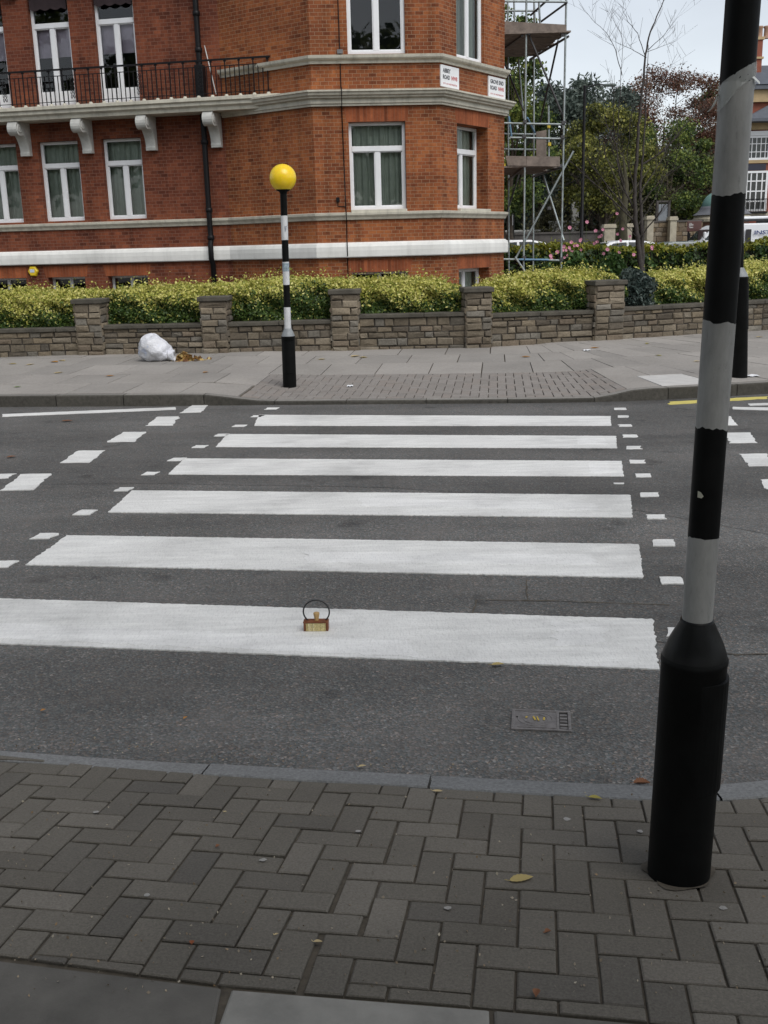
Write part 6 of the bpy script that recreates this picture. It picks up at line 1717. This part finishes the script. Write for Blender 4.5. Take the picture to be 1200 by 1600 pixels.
# van
VY = 41.6; vz = 0.12; pn = on_y(1060, 380, VY); vx = pn.x; zr = zY(1110, 351, VY) - vz; k_ = zr / 1.95
vr = thing('white_van', 'white van with blue lettering and a roof rack behind the hedge at the right', 'van', (vx + 2.4, VY, vz))
def S_(pts): return [(x, z * k_) for x, z in pts]
prof = S_([(.03, .35), (0, .7), (.06, 1.12), (.32, 1.28), (.55, 1.36), (1.02, 1.80), (1.30, 1.92), (1.7, 1.95), (4.9, 1.95), (5.0, 1.80), (5.03, .5), (4.95, .33)])
gl = [('side_window', S_([(.74, 1.40), (1.08, 1.76), (1.30, 1.84), (1.44, 1.83), (1.40, 1.38)]))]
body, w_at = vehicle(vr, vx, VY, vz, prof, 1.86, M['car_white'], gl, (.95, 4.05), .33, .10, 1.1)
endglass(body, vx, VY, vz, S_([(.55, 1.36)])[0], S_([(1.02, 1.80)])[0], w_at, 'windscreen')
mb = MB(); xg = on_y(1172, 360, VY - .93).x
mb.box((on_y(1166, 360, VY - .93).x, VY - .945, vz + .5), (on_y(1174, 360, VY - .93).x - on_y(1166, 360, VY - .93).x, 0, 0), (0, .05, 0), (0, 0, zr - .72)); mb.build('door_gap', M['trim'], body)
mb = MB()
for x_ in (2.0, 3.3, 4.7): mb.box((vx + x_, VY - .8, vz + zr - .02), (.06, 0, 0), (0, 1.6, 0), (0, 0, .12))
for y_ in (-.8, .76): mb.box((vx + 1.85, VY + y_, vz + zr + .10), (3.1, 0, 0), (0, .06, 0), (0, 0, .06))
mb.build('roof_rack', M['trim'], vr)
mb = MB()
for dz in (0, .28): mb.tube([(vx + 1.9, VY - .45, vz + zr + .20 + dz * .0), (vx + 5.3, VY - .45, vz + zr + .20)], .07, 12) if dz == 0 else None
mb.build('carrier_tube', M['car_white'], vr)
p0 = on_y(1179, 366.5, VY - .95); text_mesh('lettering', 'INST', .3, Vector((p0.x, VY - .935, p0.z)), Vector((1, 0, 0)), UP, Vector((0, -1, 0)), plain('blue_lettering', (.02, .04, .16), .4), body, (.62, .15), .004, .006)
for s_ in (-1, 1):
    mb = MB(); mb.cbox((vx + .12, VY + s_ * .68, vz + .85 * k_), .18, .3, .2); mb.build('headlight', M['lamp'], vr, bevel=.03)
    mb = MB(); mb.cbox((vx + .70, VY + s_ * 1.04, vz + 1.46 * k_), .10, .16, .24); mb.build('mirror', M['trim'] if s_ > 0 else M['car_white'], vr, bevel=.03)
mb = MB(); mb.cbox((vx + .06, VY, vz + .45), .18, 1.8, .22); mb.build('bumper', M['trim'], vr, bevel=.04)

# domed kiosk ------------------------------------------------------------
KY = 50.8; kp = on_y(1128, 335, KY); kt = thing('domed_kiosk', 'small round pavilion with green copper dome and flared lead roof partly behind the near pole', 'kiosk', (kp.x, KY, 0))
sc_ = KY / F; zk = lambda y: zY(1115, y, KY)
COP = plain('green_copper', (.16, .30, .27), .6, .2, 2, bmp=.1); LEAD = plain('grey_lead_roof', (.13, .135, .15), .6, .2, 3)
rd = 30 * sc_
mb = MB(); mb.lathe([(rd * math.cos(a), zk(323) + (zk(297) - zk(323)) * math.sin(a)) for a in [R(90 * i / 12) for i in range(13)]], (kp.x, KY, 0), 32); mb.build('dome', COP, kt)
mb = MB(); mb.lathe([(rd * 1.42, zk(336)), (rd * 1.38, zk(335)), (rd * 1.2, zk(331)), (rd * 1.08, zk(326)), (rd * 1.03, zk(322.5)), (rd * .97, zk(322.5))], (kp.x, KY, 0), 32); mb.build('flared_roof', LEAD, kt)
mb = MB(); mb.lathe([(rd * 1.40, zk(347)), (rd * 1.43, zk(346)), (rd * 1.43, zk(342.2)), (rd * 1.3, zk(336))], (kp.x, KY, 0), 32, 0, None, False); mb.build('fascia', CREAM, kt)
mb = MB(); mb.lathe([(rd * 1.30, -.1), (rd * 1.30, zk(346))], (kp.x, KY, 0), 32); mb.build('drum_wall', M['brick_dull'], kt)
mb = MB(); mb.lathe([(.06, 0), (.12, .12), (.03, .25), (.01, .6), (0, .62)], (kp.x, KY, zk(297)), 12); mb.build('finial', LEAD, kt)

# brick house at the right edge -------------------------------------------
HY = 57.8
hx = lambda x, y=250: on_y(x, y, HY).x
hz = lambda y, x=1185: zY(x, y, HY)
hs_root = thing('brick_house', 'red brick house with white sash windows, stone bands and tall chimney at the right edge', 'house', (hx(1240), HY, 0))
BR2 = plain('house_brick', (.24, .075, .045), .85, .22, 3, bmp=.2, bscale=20); BUFF = plain('buff_stone_band', (.45, .33, .18), .8, .15, 2); SLATE = plain('house_slate', (.09, .10, .12), .6, .15, 4)
X0, X1 = hx(1160), hx(1420)
def hbox(nm, x0, x1, y0, y1, o0, o1, m, par=None, bev=0):
    mb = MB(); a, b = (x0, x1) if x0 < x1 else (x1, x0); mb.box((a, HY - o1, min(y0, y1)), (b - a, 0, 0), (0, o1 - o0, 0), (0, 0, abs(y1 - y0))); return mb.build(nm, m, par or hs_root, bevel=bev)
zA, zB = hz(128), hz(160)
hbox('wall', X0, X1, -.2, hz(133), -3, 0, BR2)
hbox('stone_band', X0 - .2, X1 + .2, hz(160), hz(141), 0, .22, BUFF); hbox('eaves', X0 - .3, X1 + .3, hz(141) + .003, hz(134.5), 0, .45, SLATE)
hbox('stone_band', X0 - .1, X1, hz(203), hz(189), 0, .14, BUFF); hbox('stone_band', X0, X1, hz(255), hz(250), 0, .10, BUFF)
mb = MB(); zr0, zr1 = hz(134) + .01, hz(92)                   # main roof
mb.grid([[(X0 - .2, HY - .5, zr0), (X1 + .4, HY - .5, zr0)], [(X0 + .3, HY + 2.2, zr1), (X1 - 1, HY + 2.2, zr1)], [(X0 - .2, HY + 3.2, zr0), (X1 + .4, HY + 3.2, zr0)]], 0, False)
mb.poly([(X0 - .2, HY - .5, zr0), (X0 + .3, HY + 2.2, zr1), (X0 - .2, HY + 3.2, zr0)]); rf = mb.build('roof', SLATE, hs_root)
mb = MB(); g0_, g1_ = hz(188), hz(162)                        # lower gablet roof over the bay
mb.poly([(hx(1150), HY - 1.0, g0_), (hx(1240), HY - 1.0, g0_), (hx(1240), HY - .02, g1_), (hx(1200), HY - .02, g1_)]); mb.poly([(hx(1150), HY - 1.0, g0_), (hx(1200), HY - .02, g1_), (hx(1150), HY - .02, g0_)])
mb.box((hx(1150), HY - 1.0, g0_ - .14), (hx(1240) - hx(1150), 0, 0), (0, .98, 0), (0, 0, .138)); mb.build('bay_roof', SLATE, hs_root)
cx0, cx1 = hx(1179, 80), hx(1204, 80); mb = MB(); mb.box((cx0, HY + 1.2, hz(134)), (cx1 - cx0, 0, 0), (0, 1.0, 0), (0, 0, zY(1185, 60, HY + 1.2) - hz(134))); ch = mb.build('chimney', BR2, rf)
mb = MB(); zc_ = zY(1185, 92, HY + 1.2); mb.box((cx0 - .07, HY + 1.13, zc_), (cx1 - cx0 + .14, 0, 0), (0, 1.14, 0), (0, 0, .10)); zc_ = zY(1185, 62, HY + 1.2); mb.box((cx0 - .07, HY + 1.13, zc_), (cx1 - cx0 + .14, 0, 0), (0, 1.14, 0), (0, 0, .14)); mb.build('chimney_band', BUFF, ch)
for x_ in (1187, 1197):
    mb = MB(); q = on_y(x_, 60, HY + 1.7); mb.lathe([(.17, 0), (.14, .1), (.13, .5), (.17, .55), (.15, .62)], (q.x, HY + 1.7, zc_ + .13), 14); mb.build('chimney_pot', plain('clay_pot', (.36, .22, .15), .8), ch)
def sash(x0, x1, y0, y1, nx, ny, nm='window', bars=.035):
    a, b, t, bt = hx(x0), hx(x1), hz(y0), hz(y1)
    mb = MB(); w_ = .11
    for x_ in (a, b - w_): mb.box((x_, HY - .10, bt), (w_, 0, 0), (0, .10, 0), (0, 0, t - bt))
    for z_ in (bt, t - w_): mb.box((a + w_, HY - .098, z_), (b - a - 2 * w_, 0, 0), (0, .098, 0), (0, 0, w_))
    for i in range(1, nx): mb.box((a + (b - a) * i / nx - bars / 2, HY - .075, bt + w_), (bars, 0, 0), (0, .05, 0), (0, 0, t - bt - 2 * w_))
    for j in range(1, ny): mb.box((a + w_, HY - .072, bt + (t - bt) * j / ny - bars / 2), (b - a - 2 * w_, 0, 0), (0, .045, 0), (0, 0, bars))
    f = mb.build(nm, M['upvc'], hs_root); mb = MB(); mb.poly([(a + .05, HY - .03, bt + .05), (b - .05, HY - .03, bt + .05), (b - .05, HY - .03, t - .05), (a + .05, HY - .03, t - .05)]); mb.build('pane', M['carglass'], f); return f
sash(1166, 1201, 212, 250, 5, 3); sash(1166, 1201, 267, 330, 4, 4, 'french_door', .06)
sash(1218, 1250, 212, 250, 5, 3); sash(1218, 1250, 267, 330, 4, 4, 'french_door', .06)
hbox('window_head', hx(1164), hx(1204), hz(212) + .003, hz(205), 0, .16, M['upvc'])
hbox('dark_panel', hx(1160), hx(1197), hz(266), hz(256), 0, .07, plain('dark_panel_paint', (.02, .022, .04), .5))
hbox('sill', hx(1160), hx(1204), hz(337), hz(331), 0, .2, CREAM); hbox('pilaster', hx(1201.5), hx(1207), hz(250), hz(205), 0, .12, BUFF)
mb = MB(); zb_, zt_r = hz(331), hz(312)
for i in range(15):
    x_ = hx(1164) + (hx(1200) - hx(1164)) * i / 14; mb.box((x_ - .012, HY - .32, zb_), (.024, 0, 0), (0, .024, 0), (0, 0, zt_r - zb_))
mb.box((hx(1163), HY - .33, zt_r), (hx(1201) - hx(1163), 0, 0), (0, .04, 0), (0, 0, .04)); mb.box((hx(1163), HY - .35, zb_ - .08), (hx(1201) - hx(1163), 0, 0), (0, .35, 0), (0, 0, .078)); mb.build('window_railing', M['iron'], hs_root)

# plane trees on the near side of the road, behind the viewer: they shade the pavement and show in the windows
for i, (x, y, h, cr, n) in enumerate(((-5.5, -5.0, 11, 4.6, 5200), (4.5, -6.5, 12, 5.0, 5200), (-1.0, -12, 14, 5.5, 4200), (11, -10, 13, 5.0, 3600), (-20, -1, 13, 5.0, 4200), (-28, 2, 13, 5.5, 4200), (-14, -8, 12, 4.5, 3600))):
    tree((x, y, 0), h, cr, h * .66, n, .34, TG['green'], .26, 40 + i, ['leafy street tree behind the viewer at left', 'leafy street tree behind the viewer at right', 'tall street tree directly behind the viewer', 'street tree far to the right behind the viewer', 'street tree along the near pavement well to the left', 'farthest street tree to the left along the near pavement', 'street tree behind the viewer at far left'][i], lobes=30, limb_n=8, name='street_tree')
# ------------------------------------------------------------------ light
w = bpy.data.worlds.new('World'); sc.world = w; w.use_nodes = True
nt = w.node_tree; bg = nt.nodes['Background']
sky = nt.nodes.new('ShaderNodeTexSky'); sky.sky_type = 'NISHITA'; sky.sun_disc = False
SUN_EL, SUN_AZ = R(52), R(150)          # azimuth from +Y towards +X
sky.sun_elevation = SUN_EL; sky.sun_rotation = SUN_AZ
sky.air_density = 1.0; sky.dust_density = 1.0; sky.ozone_density = 1.0
hs = nt.nodes.new('ShaderNodeHueSaturation'); hs.inputs['Saturation'].default_value = .34
nt.links.new(sky.outputs[0], hs.inputs['Color'])
tc = nt.nodes.new('ShaderNodeTexCoord'); cn = N(nt, 'ShaderNodeTexNoise', Scale=2.2, Detail=6.0, Roughness=.55)
mp = N(nt, 'ShaderNodeMapping'); mp.inputs['Scale'].default_value = (1, 1, 2.5); nt.links.new(tc.outputs['Generated'], mp.inputs[0]); nt.links.new(mp.outputs[0], cn.inputs['Vector'])
cl = ramp(nt, cn.outputs[0], [(.3, .90), (.7, 1.10)])
sk = mix(nt, hs.outputs[0], cl, 1.0, 'MULTIPLY')
nt.links.new(sk, bg.inputs[0]); bg.inputs[1].default_value = .105
sd = bpy.data.lights.new('sun', 'SUN'); sd.energy = 1.35; sd.angle = R(40); sd.color = (1, .965, .92)
so = bpy.data.objects.new('sun', sd); COL.objects.link(so)
dirv = Vector((math.sin(SUN_AZ) * math.cos(SUN_EL), math.cos(SUN_AZ) * math.cos(SUN_EL), math.sin(SUN_EL)))
so.rotation_euler = dirv.to_track_quat('Z', 'Y').to_euler()
so.location = (0, -10, 30)
vs = sc.view_settings; vs.view_transform = 'Standard'; vs.look = 'None'; vs.gamma = 1; vs.exposure = .6; vs.use_curve_mapping = False
sc.cycles.max_bounces = 6; sc.cycles.transparent_max_bounces = 12
